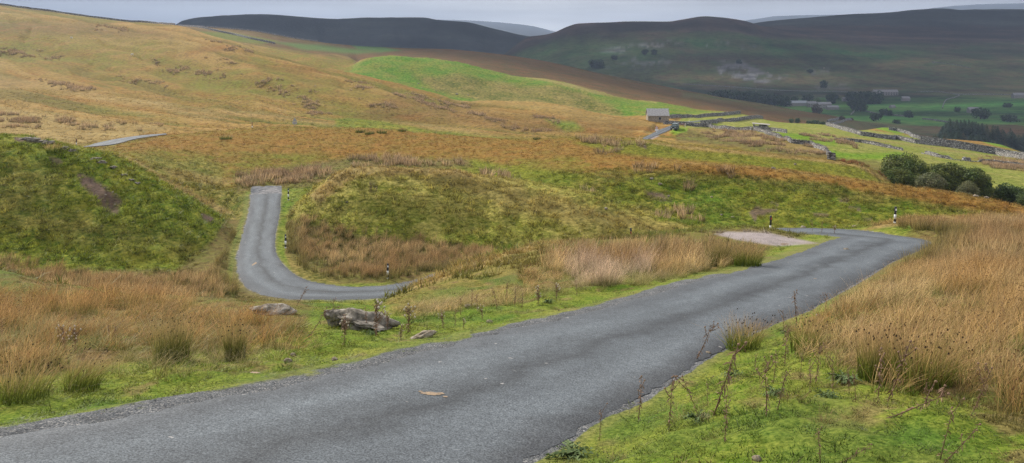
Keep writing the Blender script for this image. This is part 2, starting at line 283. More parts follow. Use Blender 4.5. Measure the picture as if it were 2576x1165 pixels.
# foreground
zone('litter', [(-1700,600),(600,640),(790,770),(760,840),(500,880),(0,960),(-1700,1200)], 8, 57, 12, 20)
zone('olive', [(960,760),(1050,700),(1340,612),(1420,640),(1250,740),(1150,790),(1000,790)], 10, 58, 10, 12)
zone('straw', [(960,752),(1060,700),(1340,612),(1560,590),(1560,600),(1330,632),(1070,722)], 20, 58, 5, 6)
zone('litter', [(1250,700),(1450,600),(1900,570),(2040,590),(1800,680),(1500,705),(1300,745)], 10, 58, 10, 12)
zone('litter', [(2330,560),(4200,500),(4200,1250),(2575,1060),(2180,960),(2020,840),(2120,720)], 5, 57, 10, 16)
zone('straw', [(2160,580),(2250,548),(2575,532),(4200,500),(4200,575),(2575,580),(2300,568),(2230,572)], 50, 66, 4, 5)
zone('pinkgravel', [(1795,588),(1830,583),(1930,585),(2040,610),(2060,614),(1960,620),(1850,604)], 25, 58, 3, 4)
zone('pinkgravel', [(705,488),(715,481),(765,474),(770,477),(725,485)], 80, 110, 2, 2)
# left mound
LM = [(-1700,330),(0,330),(110,342),(200,365),(300,395),(375,435),(455,485),(530,530),(620,590),(600,660),(560,700),(-1700,700)]
zone('moss', LM, 55, 86, 5, 5)
zone('olive', [(-1700,420),(0,400),(150,440),(120,520),(250,560),(520,600),(480,640),(200,620),(-100,560),(-1700,600)], 55, 86, 40, 40, .55)
zone('earth', [(188,436),(225,445),(262,470),(300,492),(316,517),(280,517),(240,498),(205,470)], 60, 86, 4, 9)
zone('earth', [(245,516),(285,516),(305,530),(298,541),(265,532)], 60, 86, 4, 8, .9)
zone('earth', [(120,395),(150,400),(160,415),(130,418)], 60, 86, 4, 6, .8); zone('earth', [(35,345),(110,352),(112,361),(40,356)], 60, 90, 2, 3)
zone('earth', [(505,532),(540,548),(535,560),(512,552)], 60, 86, 2, 4)
zone('straw', [(298,392),(330,398),(420,450),(560,520),(600,540),(560,538),(420,470)], 84, 100, 5, 5, .9)
zone('straw', [(400,425),(500,430),(600,455),(560,470),(430,445)], 84, 110, 8, 12, .6)
# middle mound and hill behind
MM = [(735,520),(785,472),(830,436),(900,412),(1100,418),(1300,450),(1480,485),(1800,590),(1800,660),(760,660)]
zone('moss', [(600,440),(860,398),(1200,407),(1500,442),(1480,484),(1300,455),(1100,428),(900,424),(785,478),(740,500),(600,480)], 88, 113, 8, 12, .8)
zone('knoll', MM, 60, 84, 5, 5)
zone('straw', [(776,496),(832,438),(900,410),(1100,416),(1190,434),(1190,452),(1080,443),(900,446),(850,476),(805,512)], 66, 84, 5, 9, .95)
zone('straw', [(1000,418),(1180,436),(1300,452),(1330,480),(1480,510),(1800,580),(1790,600),(1450,560),(1250,520),(1120,480)], 66, 84, 22, 26, .6)
zone('moss', [(740,560),(900,560),(1100,610),(1250,600),(1300,650),(1000,650),(740,620)], 60, 80, 20, 22, .85)
zone('moss', [(800,560),(900,500),(1100,520),(1250,560),(1400,590),(1300,640),(900,640)], 60, 78, 26, 30, .2)
zone('litter', [(718,540),(735,560),(800,565),(900,590),(1060,610),(1260,628),(1260,730),(900,740),(715,640)], 58, 78, 8, 10)
zone('verge', [(690,740),(690,560),(703,490),(720,478),(790,470),(770,490),(735,525),(720,545),(716,640),(740,695),(820,716),(1000,712),(900,730),(800,725)], 57, 96, 4, 4)
zone('verge', [(590,760),(585,700),(596,610),(625,540),(630,480),(622,480),(612,540),(575,620),(575,700)], 50, 96, 4, 5)
zone('litter', [(570,740),(590,600),(625,500),(600,500),(540,600),(440,680),(-1700,690),(-1700,760)], 44, 80, 8, 10)
zone('brown', [(300,372),(410,345),(560,330),(900,322),(1300,350),(1530,347),(1717,366),(2170,415),(2233,456),(2100,450),(1717,405),(1500,395),(1200,400),(880,395),(700,385),(450,380)], 95, 150, 10, 14, .85)
zone('litter', [(590,440),(700,425),(880,395),(1180,405),(1190,425),(900,425),(790,470),(600,485)], 90, 125, 8, 10)
zone('moss', [(1640,500),(1560,520),(1500,470),(1600,440),(1717,445),(1900,470),(2100,500),(2300,520),(2500,560),(2500,600),(1650,600)], 72, 97, 14, 16, .85)
zone('brown', [(1450,390),(1717,404),(1958,424),(2149,452),(2373,480),(2575,522),(4200,600),(4200,640),(2575,556),(2300,505),(2062,462),(1900,450),(1717,430),(1500,420)], 76, 112, 7, 9)
zone('green', [(1740,465),(1790,470),(1850,520),(1860,570),(1800,570),(1720,500)], 72, 97, 10, 12, .7)
zone('moss', [(1440,358),(1540,352),(1640,352),(1717,374),(1924,394),(2162,419),(2215,456),(2000,432),(1717,398),(1560,385)], 112, 134, 6, 8, .8)
zone('straw', [(1600,349),(1717,366),(1924,387),(2162,412),(2233,454),(2226,458),(2150,418),(1924,394),(1717,373),(1600,354)], 120, 140, 2, 3, .8)
zone('straw', [(1717,406),(1958,425),(2149,455),(2140,458),(1958,431),(1717,411)], 88, 105, 2, 3, .5)
for e in ([(1880,535),(1900,522),(1960,528),(1950,535),(1905,545),(1900,560)], [(2103,500),(2130,501),(2134,508),(2110,509)], [(2130,519),(2160,520),(2164,531),(2135,527)],
          [(1940,508),(1960,512),(1962,520),(1942,514)], [(2040,538),(2080,540),(2080,546),(2045,545)], [(1620,480),(1665,482),(1690,505),(1640,498)], [(2165,543),(2190,546),(2190,553),(2170,552)],
          [(1600,355),(1625,360),(1628,373),(1605,366)]):
    zone('earth', e, 70, 140, 3, 6, .9)
zone('earth', [(928,465),(942,465),(952,475),(930,475)], 66, 84, 2, 3)
# left plain and the long hillside
zone('straw', [(-1700,265),(0,272),(160,295),(400,318),(430,326),(330,345),(200,366),(0,345),(-1700,345)], 134, 260, 6, 10, .9)
zone('straw', [(-1700,190),(0,193),(150,215),(330,250),(560,290),(600,300),(540,300),(300,262),(120,228),(-1700,205)], 150, 400, 6, 14, .55)
zone('straw', [(300,250),(480,262),(700,290),(900,320),(860,322),(640,296),(400,270)], 150, 400, 7, 12, .5)
zone('browngreen', [(-1700,60),(0,60),(300,100),(600,150),(900,240),(1100,300),(900,300),(500,250),(200,190),(-1700,150)], 250, 600, 60, 90, .8)
zone('heath', [(-1700,60),(0,60),(200,58),(440,90),(430,100),(200,90),(-1700,95)], 300, 640, 12, 20, .5)
zone('heath', [(900,300),(1200,330),(1600,340),(1600,300),(1300,280),(1160,270),(1000,240)], 180, 360, 20, 30, .45)
zone('moss', [(840,300),(900,290),(1080,330),(1280,345),(1250,352),(980,330),(840,320)], 150, 260, 6, 9, .8)
zone('straw', [(740,275),(900,283),(1130,318),(1280,345),(1200,345),(1000,312),(860,290)], 150, 260, 4, 7, .6)
zone('green', [(1370,300),(1440,305),(1470,325),(1420,330)], 190, 300, 8, 12, .8)
# green hill
zone('green', [(860,185),(875,168),(945,140),(1070,138),(1250,175),(1380,193),(1520,225),(1660,250),(1760,275),(1830,285),(1830,305),(1640,300),(1300,280),(1000,230)], 376, 520, 3, 5)
zone('olive', [(1040,195),(1150,192),(1300,212),(1400,214),(1480,236),(1560,275),(1570,290),(1420,275),(1260,270),(1120,240)], 376, 500, 9, 14, .95)
zone('straw', [(1297,190),(1376,197),(1514,228),(1660,253),(1650,258),(1500,236),(1376,205)], 376, 500, 3, 4, .7)
zone('browngreen', [(500,105),(900,150),(880,180),(760,165),(620,130)], 430, 620, 6, 8, .9)
zone('dale', [(690,108),(800,112),(960,132),(900,136),(760,125)], 500, 900, 5, 6, .7)
zone('green', [(480,76),(590,82),(700,105),(660,112),(560,100)], 500, 760, 4, 5, .6)
zone('straw', [(446,64),(620,72),(800,95),(880,112),(800,112),(600,85)], 600, 990, 6, 9, .45)
zone('dale', [(880,112),(950,116),(1010,128),(960,132),(900,124)], 560, 990, 3, 4, .8)
zone('dalebrown', [(1717,226),(1930,262),(2130,300),(1950,280),(1717,240)], 640, 990, 8, 12, .7)
# fields on the right
zone('lime', [(1690,322),(1720,290),(1815,278),(1865,282),(1960,300),(2100,314),(2575,383),(4200,450),(4200,640),(2575,560),(2300,520),(2180,420),(2100,404),(2078,384),(1960,350),(1890,328)], 150, 440, 3, 3)
for A_, B_, y0_, y1_, _ in FAR: zone('tar', A_+B_[::-1], y0_, y1_, 1., 0)
zone('lime2', [(2055,372),(2110,384),(2260,384),(2300,395),(2240,400),(2150,402),(2100,396)], 150, 300, 5, 6)
zone('lime2', [(2180,318),(2230,318),(2300,337),(2255,337)], 330, 440, 2, 2)
zone('lime2', [(2455,352),(2520,358),(2575,380),(2500,368)], 300, 440, 2, 2)
zone('lime2', [(1945,333),(2010,338),(2060,352),(2110,352),(2100,366),(2040,364),(1980,354)], 200, 300, 4, 4)
zone('straw', [(2060,340),(2200,345),(2340,358),(2575,402),(2575,412),(2330,372),(2200,356)], 200, 300, 5, 6, .5)
zone('browngreen', [(2400,395),(2575,400),(4200,430),(4200,470),(2575,435),(2440,412)], 180, 320, 5, 8, .6)
zone('litter', [(1700,322),(1780,322),(1890,330),(1960,352),(2070,380),(2082,400),(1980,392),(1850,372),(1700,352)], 170, 320, 4, 6)
zone('straw', [(1740,322),(1880,330),(1960,352),(2075,382),(2075,398),(1960,372),(1860,345),(1760,335)], 170, 320, 8, 12, .8)
zone('lime2', [(1685,330),(1700,318),(1730,320),(1728,330),(1690,336)], 200, 320, 3, 4)
zone('litter', [(2090,398),(2200,402),(2260,440),(2200,470),(2150,415)], 130, 200, 4, 6, .7)
zone('pinkgravel', [(1628,350),(1648,341),(1660,341),(1640,350)], 200, 330, 1.5, 1)
# the dale and the fells beyond
zone('dalebrown', [(-1700,205),(1700,205),(2100,225),(2575,238),(4200,240),(4200,150),(-1700,150)], 1600, 2300, 10, 16, .9)
zone('dalebrown', [(2000,300),(2200,305),(2400,330),(2370,345),(2250,335),(2050,318)], 640, 1100, 6, 9, .8)
zone('dalebrown', [(2280,238),(2575,252),(4200,260),(4200,240),(2400,230)], 1300, 1700, 5, 8, .8)
zone('fellgreen', [(1680,90),(1850,85),(2100,112),(2350,135),(2240,155),(1980,150),(1750,120)], 1900, 2850, 10, 16)
zone('fellgreen', [(1262,141),(1330,100),(1600,100),(1700,120),(1640,175),(1500,190)], 1900, 2850, 20, 30, .8)
zone('moor', [(1262,141),(1328,80),(1450,45),(1900,40),(2575,90),(2575,108),(2200,112),(1900,95),(1700,75),(1500,80),(1400,95)], 2500, 3000, 6, 10)
for e, a in (([(1795,158),(1850,152),(1905,175),(1960,195),(1985,195),(1930,208),(1870,205),(1815,195)], .95), ([(1505,125),(1600,108),(1690,98),(1720,105),(1640,115),(1560,130)], .55),
          ([(1780,108),(1830,108),(1830,115),(1775,115)], .8), ([(1850,118),(1900,115),(1905,122),(1860,126)], .6), ([(1600,150),(1660,140),(1700,150),(1650,170),(1580,180)], .45),
          ([(1480,178),(1560,160),(1600,140),(1600,150),(1520,175)], .5), ([(2020,180),(2080,172),(2075,188),(2030,190)], .55), ([(2040,218),(2130,208),(2140,222),(2050,230)], .3), ([(1890,222),(1910,222),(1900,232),(1885,230)], .9)):
    zone('scree', e, 1600, 2900, 5, 12, a)
def seg_sd(poly, X, Y):
    d = np.full(X.shape, 1e9); ins = np.zeros(X.shape, bool); n = len(poly)
    for i in range(n):
        ax, ay = poly[i]; bx, by = poly[(i+1) % n]; ex, ey = bx-ax, by-ay; wx = X-ax; wy = Y-ay
        t = np.clip((wx*ex+wy*ey)/(ex*ex+ey*ey), 0, 1); d = np.minimum(d, np.hypot(wx-ex*t, wy-ey*t))
        c = ((ay > Y) != (by > Y)); 
        with np.errstate(divide='ignore', invalid='ignore'): c &= X < (bx-ax)*(Y-ay)/(by-ay if by != ay else 1e-9)+ax
        ins ^= c
    return np.where(ins, d, -d)
# noise that wanders zone edges, in world metres
wl = np.clip(Y2/60, .25, 50)
w1 = fbm(X2/wl/3, Y2/wl/6, 4, 61); w2 = fbm(X2/wl/3+40, Y2/wl/6+9, 4, 67)
CA = np.zeros((NR, NC, 3)); CB = np.zeros((NR, NC, 3))
yw = Y2*(1+.06*w1)
gx_ = np.gradient(Zb, axis=1)/np.gradient(X2, axis=1); gy_ = np.gradient(Zb, axis=0)/np.gradient(Y2, axis=0)-gx_*X2/Y2
steep = np.hypot(gx_, gy_)
def slope_cover():
    """bleached grass on the crests and easy ground, green on the steep faces, straw and flushes along the ribs"""
    global CA, CB
    m = (sstep(.10, .26, steep+.12*w1)*(Y2 > 57)*(Y2 < 150)*.9)[..., None]
    CA = CA*(1-m)+np.array((.098,.125,.015))*m; CB = CB*(1-m)+np.array((.235,.19,.045))*m
    h = hm*lefth*(Y2 < 620); sk = fbm(al/70+5, ac/6.5+fbm(al/40, ac/40, 2, 207), 4, 205)
    for w_, a1, b1 in ((sstep(.02, .14, sk)*.85, (.33,.22,.075), (.27,.165,.045)), (sstep(.02, .14, -sk)*.8, (.12,.12,.018), (.125,.085,.020)), (sstep(.06, .22, u_n)*.9, (.32,.23,.08), (.25,.16,.045)), (sstep(.02, .18, -u_n)*.85, (.09,.125,.014), (.15,.13,.022)), (sstep(.12, .3, fbm(X2/45, Y2/45, 4, 49))*.7, (.22,.10,.026), (.17,.085,.022))):
        k = (h*w_)[..., None]; CA = CA*(1-k)+np.array(a1)*k; CB = CB*(1-k)+np.array(b1)*k
done = False
for kind, poly, y0, y1, soft, warp, amt in zones:
    if poly is not BIG and not done: done = True; slope_cover()
    a, b = P[kind]
    if poly is BIG:
        m = ((yw >= y0*.99) & (yw <= y1*1.01)); CA[m] = a; CB[m] = b; continue
    q = np.array(poly); us = slice(int(colf(q[:, 0].min()-40)), int(colf(q[:, 0].max()+40))+1)
    rs = slice(np.searchsorted(YR, y0), np.searchsorted(YR, y1)+1)
    X = U2[rs, us]+w1[rs, us]*warp*2.2; Yv = np.minimum(V0[rs, us], 3000)+w2[rs, us]*warp*1.3
    a_ = amt*sstep(-soft, soft, seg_sd(poly, X, Yv))
    if kind == 'scree': a_ = a_*sstep(-.10, .10, fbm(X2[rs, us]/16, Y2[rs, us]/30, 4, 191))
    a_ = a_[..., None]
    CA[rs, us] = CA[rs, us]*(1-a_)+np.array(a)*a_; CB[rs, us] = CB[rs, us]*(1-a_)+np.array(b)*a_
GR = np.zeros((NR, NC))
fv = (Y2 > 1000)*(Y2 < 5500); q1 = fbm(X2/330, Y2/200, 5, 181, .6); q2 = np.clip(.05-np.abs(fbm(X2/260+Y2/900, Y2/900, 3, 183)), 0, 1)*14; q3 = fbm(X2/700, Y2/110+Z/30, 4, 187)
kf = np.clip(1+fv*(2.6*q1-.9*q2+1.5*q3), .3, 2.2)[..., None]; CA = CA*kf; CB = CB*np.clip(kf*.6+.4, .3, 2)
k = (sstep(.13, .24, fbm(X2/.55, Y2/.55, 4, 163))*.65*(Y2 < 40)*(RD > .2))[..., None]; CA = CA*(1-k)+np.array((.17,.105,.05))*k; CB = CB*(1-k)+np.array((.21,.15,.07))*k
k = (sstep(.05, .25, fbm(X2/1.4, Y2/1.4, 3, 167))*.6*(Y2 < 40)*(RD > .2))[..., None]; CA = CA*(1-k)+np.array((.060,.120,.022))*k; CB = CB*(1-k)+np.array((.10,.145,.025))*k
# stony edge of the tarmac
ge = np.where(RSd < 0, np.interp(Y2, [8, 14, 20], [.5, .34, .2]), .07)*np.where(Y2 > 30, .7, 1)
g = 1-sstep(ge*.4, ge*1.5, RD+(w2*.9+n2*.35)*np.where(RSd < 0, 1, .12)); g = np.where(RD < 90, g, 0)
GR = g; a_ = (g*(Y2 > 30))[..., None]; CA = CA*(1-a_)+np.array(P['gravel'][0])*a_; CB = CB*(1-a_)+np.array(P['gravel'][1])*a_
g2 = (sstep(0, 1, 1-np.clip(RD/np.where(RSd < 0, 1.1, .35), 0, 1))*(1-g)*(RD < 90)*.55)[..., None]; CA = CA*(1-g2)+np.array((.17,.15,.07))*g2; CB = CB*(1-g2)+np.array((.20,.17,.09))*g2

def mesh_np(name, verts, faces, mat=None, smooth=True, parent=None, link=True):
    me = bpy.data.meshes.new(name); nv = len(verts); faces = np.asarray(faces, np.int32); nf, k = faces.shape
    me.vertices.add(nv); me.vertices.foreach_set('co', np.asarray(verts, np.float32).ravel())
    me.loops.add(nf*k); me.loops.foreach_set('vertex_index', faces.ravel())
    me.polygons.add(nf); me.polygons.foreach_set('loop_start', np.arange(0, nf*k, k, dtype=np.int32)); me.polygons.foreach_set('loop_total', np.full(nf, k, np.int32))
    me.polygons.foreach_set('use_smooth', np.full(nf, smooth)); me.update(calc_edges=True)
    if mat: me.materials.append(mat)
    o = bpy.data.objects.new(name, me)
    if link: COL.objects.link(o)
    if parent: o.parent = parent
    return o
def vattr(me, name, arr, typ='FLOAT'):
    a = me.attributes.new(name, typ, 'POINT'); arr = np.asarray(arr, np.float32)
    if typ == 'FLOAT_COLOR': arr = np.c_[arr.reshape(-1, 3), np.ones(len(arr.reshape(-1, 3)), np.float32)]; a.data.foreach_set('color', arr.ravel().astype(np.float32))
    elif typ == 'FLOAT_VECTOR': a.data.foreach_set('vector', arr.ravel())
    else: a.data.foreach_set('value', arr.ravel())
def grid_faces(nr, nc, r0=0):
    i = np.arange(nr-1)[:, None]*nc+np.arange(nc-1)[None, :]+r0*nc; i = i.ravel()
    return np.c_[i, i+1, i+nc+1, i+nc]

# ---------------------------------------------------------------- materials
def mat(name):
    m = bpy.data.materials.new(name); m.use_nodes = True; n = m.node_tree.nodes; b = n['Principled BSDF']; b.inputs['Roughness'].default_value = .9
    b.inputs['Specular IOR Level'].default_value = .2
    return m, n, m.node_tree.links, b
def nnoise(n, l, vec, scale, detail, rough=.55, dist=0):
    x = n.new('ShaderNodeTexNoise'); x.inputs['Scale'].default_value = scale; x.inputs['Detail'].default_value = detail; x.inputs['Roughness'].default_value = rough
    x.inputs['Distortion'].default_value = dist; l.new(vec, x.inputs['Vector']); return x.outputs['Fac']
def nramp(n, l, fac, pts):
    r = n.new('ShaderNodeValToRGB'); l.new(fac, r.inputs[0]); e = r.color_ramp.elements
    e[0].position, e[0].color = pts[0][0], (*pts[0][1], 1); e[1].position, e[1].color = pts[-1][0], (*pts[-1][1], 1)
    for p, c in pts[1:-1]: q = e.new(p); q.color = (*c, 1)
    return r.outputs[0]
def nmap(n, l, v, a, b, c=0., d=1.):
    x = n.new('ShaderNodeMapRange'); l.new(v, x.inputs['Value']); x.inputs['From Min'].default_value = a; x.inputs['From Max'].default_value = b
    x.inputs['To Min'].default_value = c; x.inputs['To Max'].default_value = d; return x.outputs[0]
def nmix(n, l, f, a, b, mode='MIX'):
    x = n.new('ShaderNodeMix'); x.data_type = 'RGBA'; x.blend_type = mode
    for s, v in ((0, f), (6, a), (7, b)):
        if isinstance(v, (int, float)): x.inputs[s].default_value = v
        elif isinstance(v, tuple): x.inputs[s].default_value = (*v, 1)
        else: l.new(v, x.inputs[s])
    return x.outputs[2]
def nmath(n, l, op, a, b=0.):
    x = n.new('ShaderNodeMath'); x.operation = op
    for s, v in ((0, a), (1, b)):
        if isinstance(v, (int, float)): x.inputs[s].default_value = v
        else: l.new(v, x.inputs[s])
    return x.outputs[0]
def nattr(n, name, kind='GEOMETRY', out='Color'):
    x = n.new('ShaderNodeAttribute'); x.attribute_name = name; x.attribute_type = kind; return x.outputs[out]
def gpos(n): return n.new('ShaderNodeNewGeometry').outputs['Position']
def nbump(n, l, h, strength, dist, b):
    x = n.new('ShaderNodeBump'); x.inputs['Strength'].default_value = strength; x.inputs['Distance'].default_value = dist
    l.new(h, x.inputs['Height']); l.new(x.outputs[0], b.inputs['Normal']); return x
def ground_mat(name, s_big, s_fine, bump_d, det=8):
    m, n, l, b = mat(name); p = gpos(n)
    mpn = n.new('ShaderNodeMapping'); mpn.inputs['Scale'].default_value = (1, 1, 2.2); l.new(p, mpn.inputs[0]); p = mpn.outputs[0]
    big = nnoise(n, l, p, s_big, det, .62); fine = nnoise(n, l, p, s_fine, 6, .7)
    f = nmap(n, l, nmath(n, l, 'ADD', nmath(n, l, 'MULTIPLY', big, 1.0), nmath(n, l, 'MULTIPLY', fine, .7)), .70, 1.0)
    c = nmix(n, l, f, nattr(n, 'ca'), nattr(n, 'cb'))
    k = nramp(n, l, fine, [(.32, (.45, .47, .45)), (.5, (1, 1, 1)), (.68, (1.45, 1.42, 1.4))])
    c = nmix(n, l, 1., c, k, 'MULTIPLY'); b.inputs['Specular IOR Level'].default_value = .03
    if name == 'near_turf':
        v = n.new('ShaderNodeTexVoronoi'); v.inputs['Scale'].default_value = 80; l.new(gpos(n), v.inputs['Vector']); q = n.new('ShaderNodeSeparateColor'); l.new(v.outputs['Color'], q.inputs[0])
        gc = nramp(n, l, q.outputs[0], [(0, (.045,.047,.05)), (.5, (.11,.115,.12)), (.85, (.17,.17,.168)), (1, (.36,.34,.31))])
        gc = nmix(n, l, 1., gc, nramp(n, l, nnoise(n, l, gpos(n), 3., 4, .6), [(.3, (.7,.7,.7)), (.7, (1.25,1.25,1.25))]), 'MULTIPLY')
        gf = nmath(n, l, 'ADD', nattr(n, 'gr', out='Fac'), nmath(n, l, 'MULTIPLY', nmath(n, l, 'SUBTRACT', nnoise(n, l, gpos(n), 2.6, 8, .75), .5), 2.2))
        c = nmix(n, l, nmap(n, l, gf, .3, .75), c, gc)
    l.new(c, b.inputs['Base Color']); nbump(n, l, nmath(n, l, 'ADD', fine, nmath(n, l, 'MULTIPLY', big, .5)), .7, bump_d, b)
    return m
M_near = ground_mat('near_turf', .9, 19., .04); M_mid = ground_mat('hill_turf', .35, 2.6, .35); M_far = ground_mat('far_hill_turf', .014, .06, 9., 12)
M_h = ground_mat('moor_turf', .09, .8, .6)
def part_terrain(name, r0, r1, m, label):
    sl_ = slice(r0, r1+1); V = np.stack([X2[sl_], Y2[sl_], Z[sl_]], -1).reshape(-1, 3)
    o = mesh_np(name, V, grid_faces(r1-r0+1, NC), m); vattr(o.data, 'ca', CA[sl_].reshape(-1, 3), 'FLOAT_COLOR'); vattr(o.data, 'cb', CB[sl_].reshape(-1, 3), 'FLOAT_COLOR'); vattr(o.data, 'gr', GR[sl_].reshape(-1))
    o['kind'] = 'structure'; o['label'] = label; return o
r50 = int(np.searchsorted(YR, 46)); r150 = int(np.searchsorted(YR, 150)); r560 = int(np.searchsorted(YR, 800))
part_terrain('ground', 0, r50, M_near, 'grassy roadside ground')
part_terrain('ground', r50, r150, M_mid, 'grassy mounds and slopes in the hollow')
part_terrain('hills', r150, r560, M_h, 'brown and green moorland slopes')
part_terrain('hills', r560, NR-1, M_far, 'dale floor and dark fells far behind')
# ---------------------------------------------------------------- tarmac
def tag(o, label, cat=None, group=None, kind=None):
    o['label'] = label
    if cat: o['category'] = cat
    if group: o['group'] = group
    if kind: o['kind'] = kind
    return o
m, n, l, b = mat('worn_tarmac'); p = gpos(n); M_road = m
lat = nattr(n, 'lat', out='Fac'); along = nattr(n, 'along', out='Fac')
cx = n.new('ShaderNodeCombineXYZ'); l.new(lat, cx.inputs[0]); l.new(nmath(n, l, 'MULTIPLY', along, .12), cx.inputs[1])
st = nnoise(n, l, cx.outputs[0], 2.2, 5, .5); pch = nnoise(n, l, p, .9, 4, .55); gr = nnoise(n, l, p, 48, 2, .9); gr2 = nnoise(n, l, p, 9, 3, .7)
lw = nmath(n, l, 'ADD', lat, nmath(n, l, 'MULTIPLY', nmath(n, l, 'SUBTRACT', pch, .5), .5))
base = nramp(n, l, nmap(n, l, lw, -1.1, 1.1), [(0, (.13,.13,.13)), (.12, (.115,.118,.12)), (.30, (.165,.175,.178)), (.43, (.125,.131,.133)), (.53, (.082,.084,.085)), (.63, (.142,.150,.153)), (.80, (.155,.163,.166)), (.92, (.10,.10,.10)), (1, (.075,.075,.076))])
c = nmix(n, l, 1., base, nramp(n, l, st, [(.3, (.53,.56,.60)), (.65, (.77,.82,.87))]), 'MULTIPLY')
c = nmix(n, l, 1., c, nramp(n, l, gr, [(.34, (.40,.40,.42)), (.5, (1,1,1)), (.66, (1.8,1.77,1.72))]), 'MULTIPLY')
c = nmix(n, l, 1., c, nramp(n, l, gr2, [(.34, (.87,.87,.87)), (.66, (1.12,1.12,1.12))]), 'MULTIPLY')
sp = nnoise(n, l, p, 5.5, 2, .5); c = nmix(n, l, nramp(n, l, sp, [(.735, (0,0,0)), (.76, (.7,.7,.7))]), c, (.38,.36,.34))
l.new(c, b.inputs['Base Color']); b.inputs['Roughness'].default_value = .8; b.inputs['Specular IOR Level'].default_value = .2
nbump(n, l, gr, .6, .012, b)
def ribbon(name, Lp, Rp, z, nx, jit, along, mt, lift=.0, crown=.03):
    n_ = len(Lp); t = np.linspace(0, 1, nx)
    jl = jit*(fbm(along*2.2, along*0+3, 4, 71)+.6*fbm(along*9, along*0, 2, 72)); jr = jit*.8*(fbm(along*2.2, along*0+9, 4, 73)+.6*fbm(along*9, along*0, 2, 74))
    w = Rp-Lp; ln = np.hypot(w[:, 0], w[:, 1])[:, None]; d = w/ln
    A = Lp+d*jl[:, None]; B = Rp-d*jr[:, None]
    Pq = A[:, None]*(1-t)[None, :, None]+B[:, None]*t[None, :, None]
    zz = near_road(Pq[..., 0], Pq[..., 1])[1]+crown*(1-(2*t-1)**4)[None, :]+lift-.015*(np.abs(2*t-1) > .999)[None, :]+.012
    zz = zz+.012*fbm(Pq[..., 0]*1.2, Pq[..., 1]*1.2, 2, 75)
    V = np.concatenate([Pq, zz[..., None]], -1).reshape(-1, 3)
    o = mesh_np(name, V, grid_faces(n_, nx), mt)
    vattr(o.data, 'lat', np.broadcast_to(2*t-1, (n_, nx)).reshape(-1)); vattr(o.data, 'along', np.broadcast_to(along[:, None], (n_, nx)).reshape(-1))
    o['kind'] = 'structure'; return o
FRP = []
mm, n, l, b = mat('clay_smear'); l.new(nramp(n, l, nnoise(n, l, gpos(n), 30, 4, .7), [(.35, (.20,.16,.12)), (.65, (.36,.25,.15))]), b.inputs['Base Color'])
for (u, v, r1, r2, sd_) in ((1082,1003,.13,.035,1),(1108,1001,.05,.02,2),(1058,1000,.03,.012,3),(1120,1007,.03,.012,4),(642,985,.06,.02,5),(2050,700,.05,.03,6),(640,665,.12,.25,7)):
    Y_ = 2.35/((v-HV)/F-.158) if v > 690 else 15.2*F/(v-HV); x_ = (u-CX)/F*Y_; ang = np.linspace(0, 6.283, 25)[:-1]; g_r = np.random.default_rng(sd_).uniform(.6, 1.1, 24)
    px = x_+r1*g_r*np.cos(ang)*(1 if v > 690 else 1); py = Y_+r2*2.2*g_r*np.sin(ang); hz_ = near_road(np.r_[px, x_], np.r_[py, Y_])[1]+.0475
    o = mesh_np('mud_smear', np.c_[np.r_[px, x_], np.r_[py, Y_], hz_], [(k, (k+1) % 24, 24) for k in range(24)], mm); tag(o, 'dried clay smear on the tarmac', kind='structure')
tag(ribbon('road', RLs, RRs, RZs, 17, .22, RQ, M_road), 'single track tarmac road with a hairpin bend')
def far_road(Lp, Rp, ym, yM, label, ext=None):
    FRP.append(list(Lp)+list(Rp)[::-1]); n_ = 60; A = [hit(u, v, ym, yM) for u, v in Lp]; B = [hit(u, v, ym, yM) for u, v in Rp]
    A = resample([(a.x, a.y) for a in A], n_); B = resample([(a.x, a.y) for a in B], n_)
    t = np.linspace(0, 1, 7); Pq = A[:, None]*(1-t)[None, :, None]+B[:, None]*t[None, :, None]
    z = np.array([[zat(*q) for q in row] for row in Pq])+.10
    o = mesh_np('road', np.concatenate([Pq, z[..., None]], -1).reshape(-1, 3), grid_faces(n_, 7), M_road)
    vattr(o.data, 'lat', np.broadcast_to(2*t-1, (n_, 7)).reshape(-1)); vattr(o.data, 'along', np.broadcast_to(np.arange(n_)[:, None]*1., (n_, 7)).reshape(-1))
    tag(o, label, kind='structure')
for f_ in FAR: far_road(*f_)

# ---------------------------------------------------------------- clouds added out of view to shade the dale, haze in the air
m, n, l, b = mat('shade_cloud_grey'); b.inputs['Base Color'].default_value = (.7, .72, .76, 1)
cxs = np.linspace(-7000, 7000, 70); cys = np.linspace(0, 1, 60)
H0 = 620.
gx, gy = np.meshgrid(cxs, cys); off = H0/SUN.z
edge = 700+ -0.05*(gx-SUN.x*off)+140*fbm(gx/600, gx*0, 3, 81)+120*(1-sstep(-400, 200, gx-SUN.x*off))
gy0 = edge+SUN.y*off; yy = gy0+(4900-gy0)*gy
zz = H0+90*fbm(gx/300, yy/300, 4, 83)
nr_, nc_ = gx.shape
nd = n.new('ShaderNodeBsdfTranslucent'); nd.inputs['Color'].default_value = (.55, .58, .64, 1); nm_ = n.new('ShaderNodeMixShader'); nm_.inputs[0].default_value = .5
l.new(b.outputs[0], nm_.inputs[1]); l.new(nd.outputs[0], nm_.inputs[2]); l.new(nm_.outputs[0], n['Material Output'].inputs['Surface'])
tag(mesh_np('shade_cloud', np.stack([gx, yy, zz], -1).reshape(-1, 3), grid_faces(nr_, nc_), m), 'grey cloud sheet added out of view to shade the far dale', kind='structure')
hz = bpy.data.materials.new('haze_air'); hz.use_nodes = True; n = hz.node_tree.nodes
n.remove(n['Principled BSDF']); pv = n.new('ShaderNodeVolumePrincipled'); pv.inputs['Color'].default_value = (.60, .74, 1, 1)
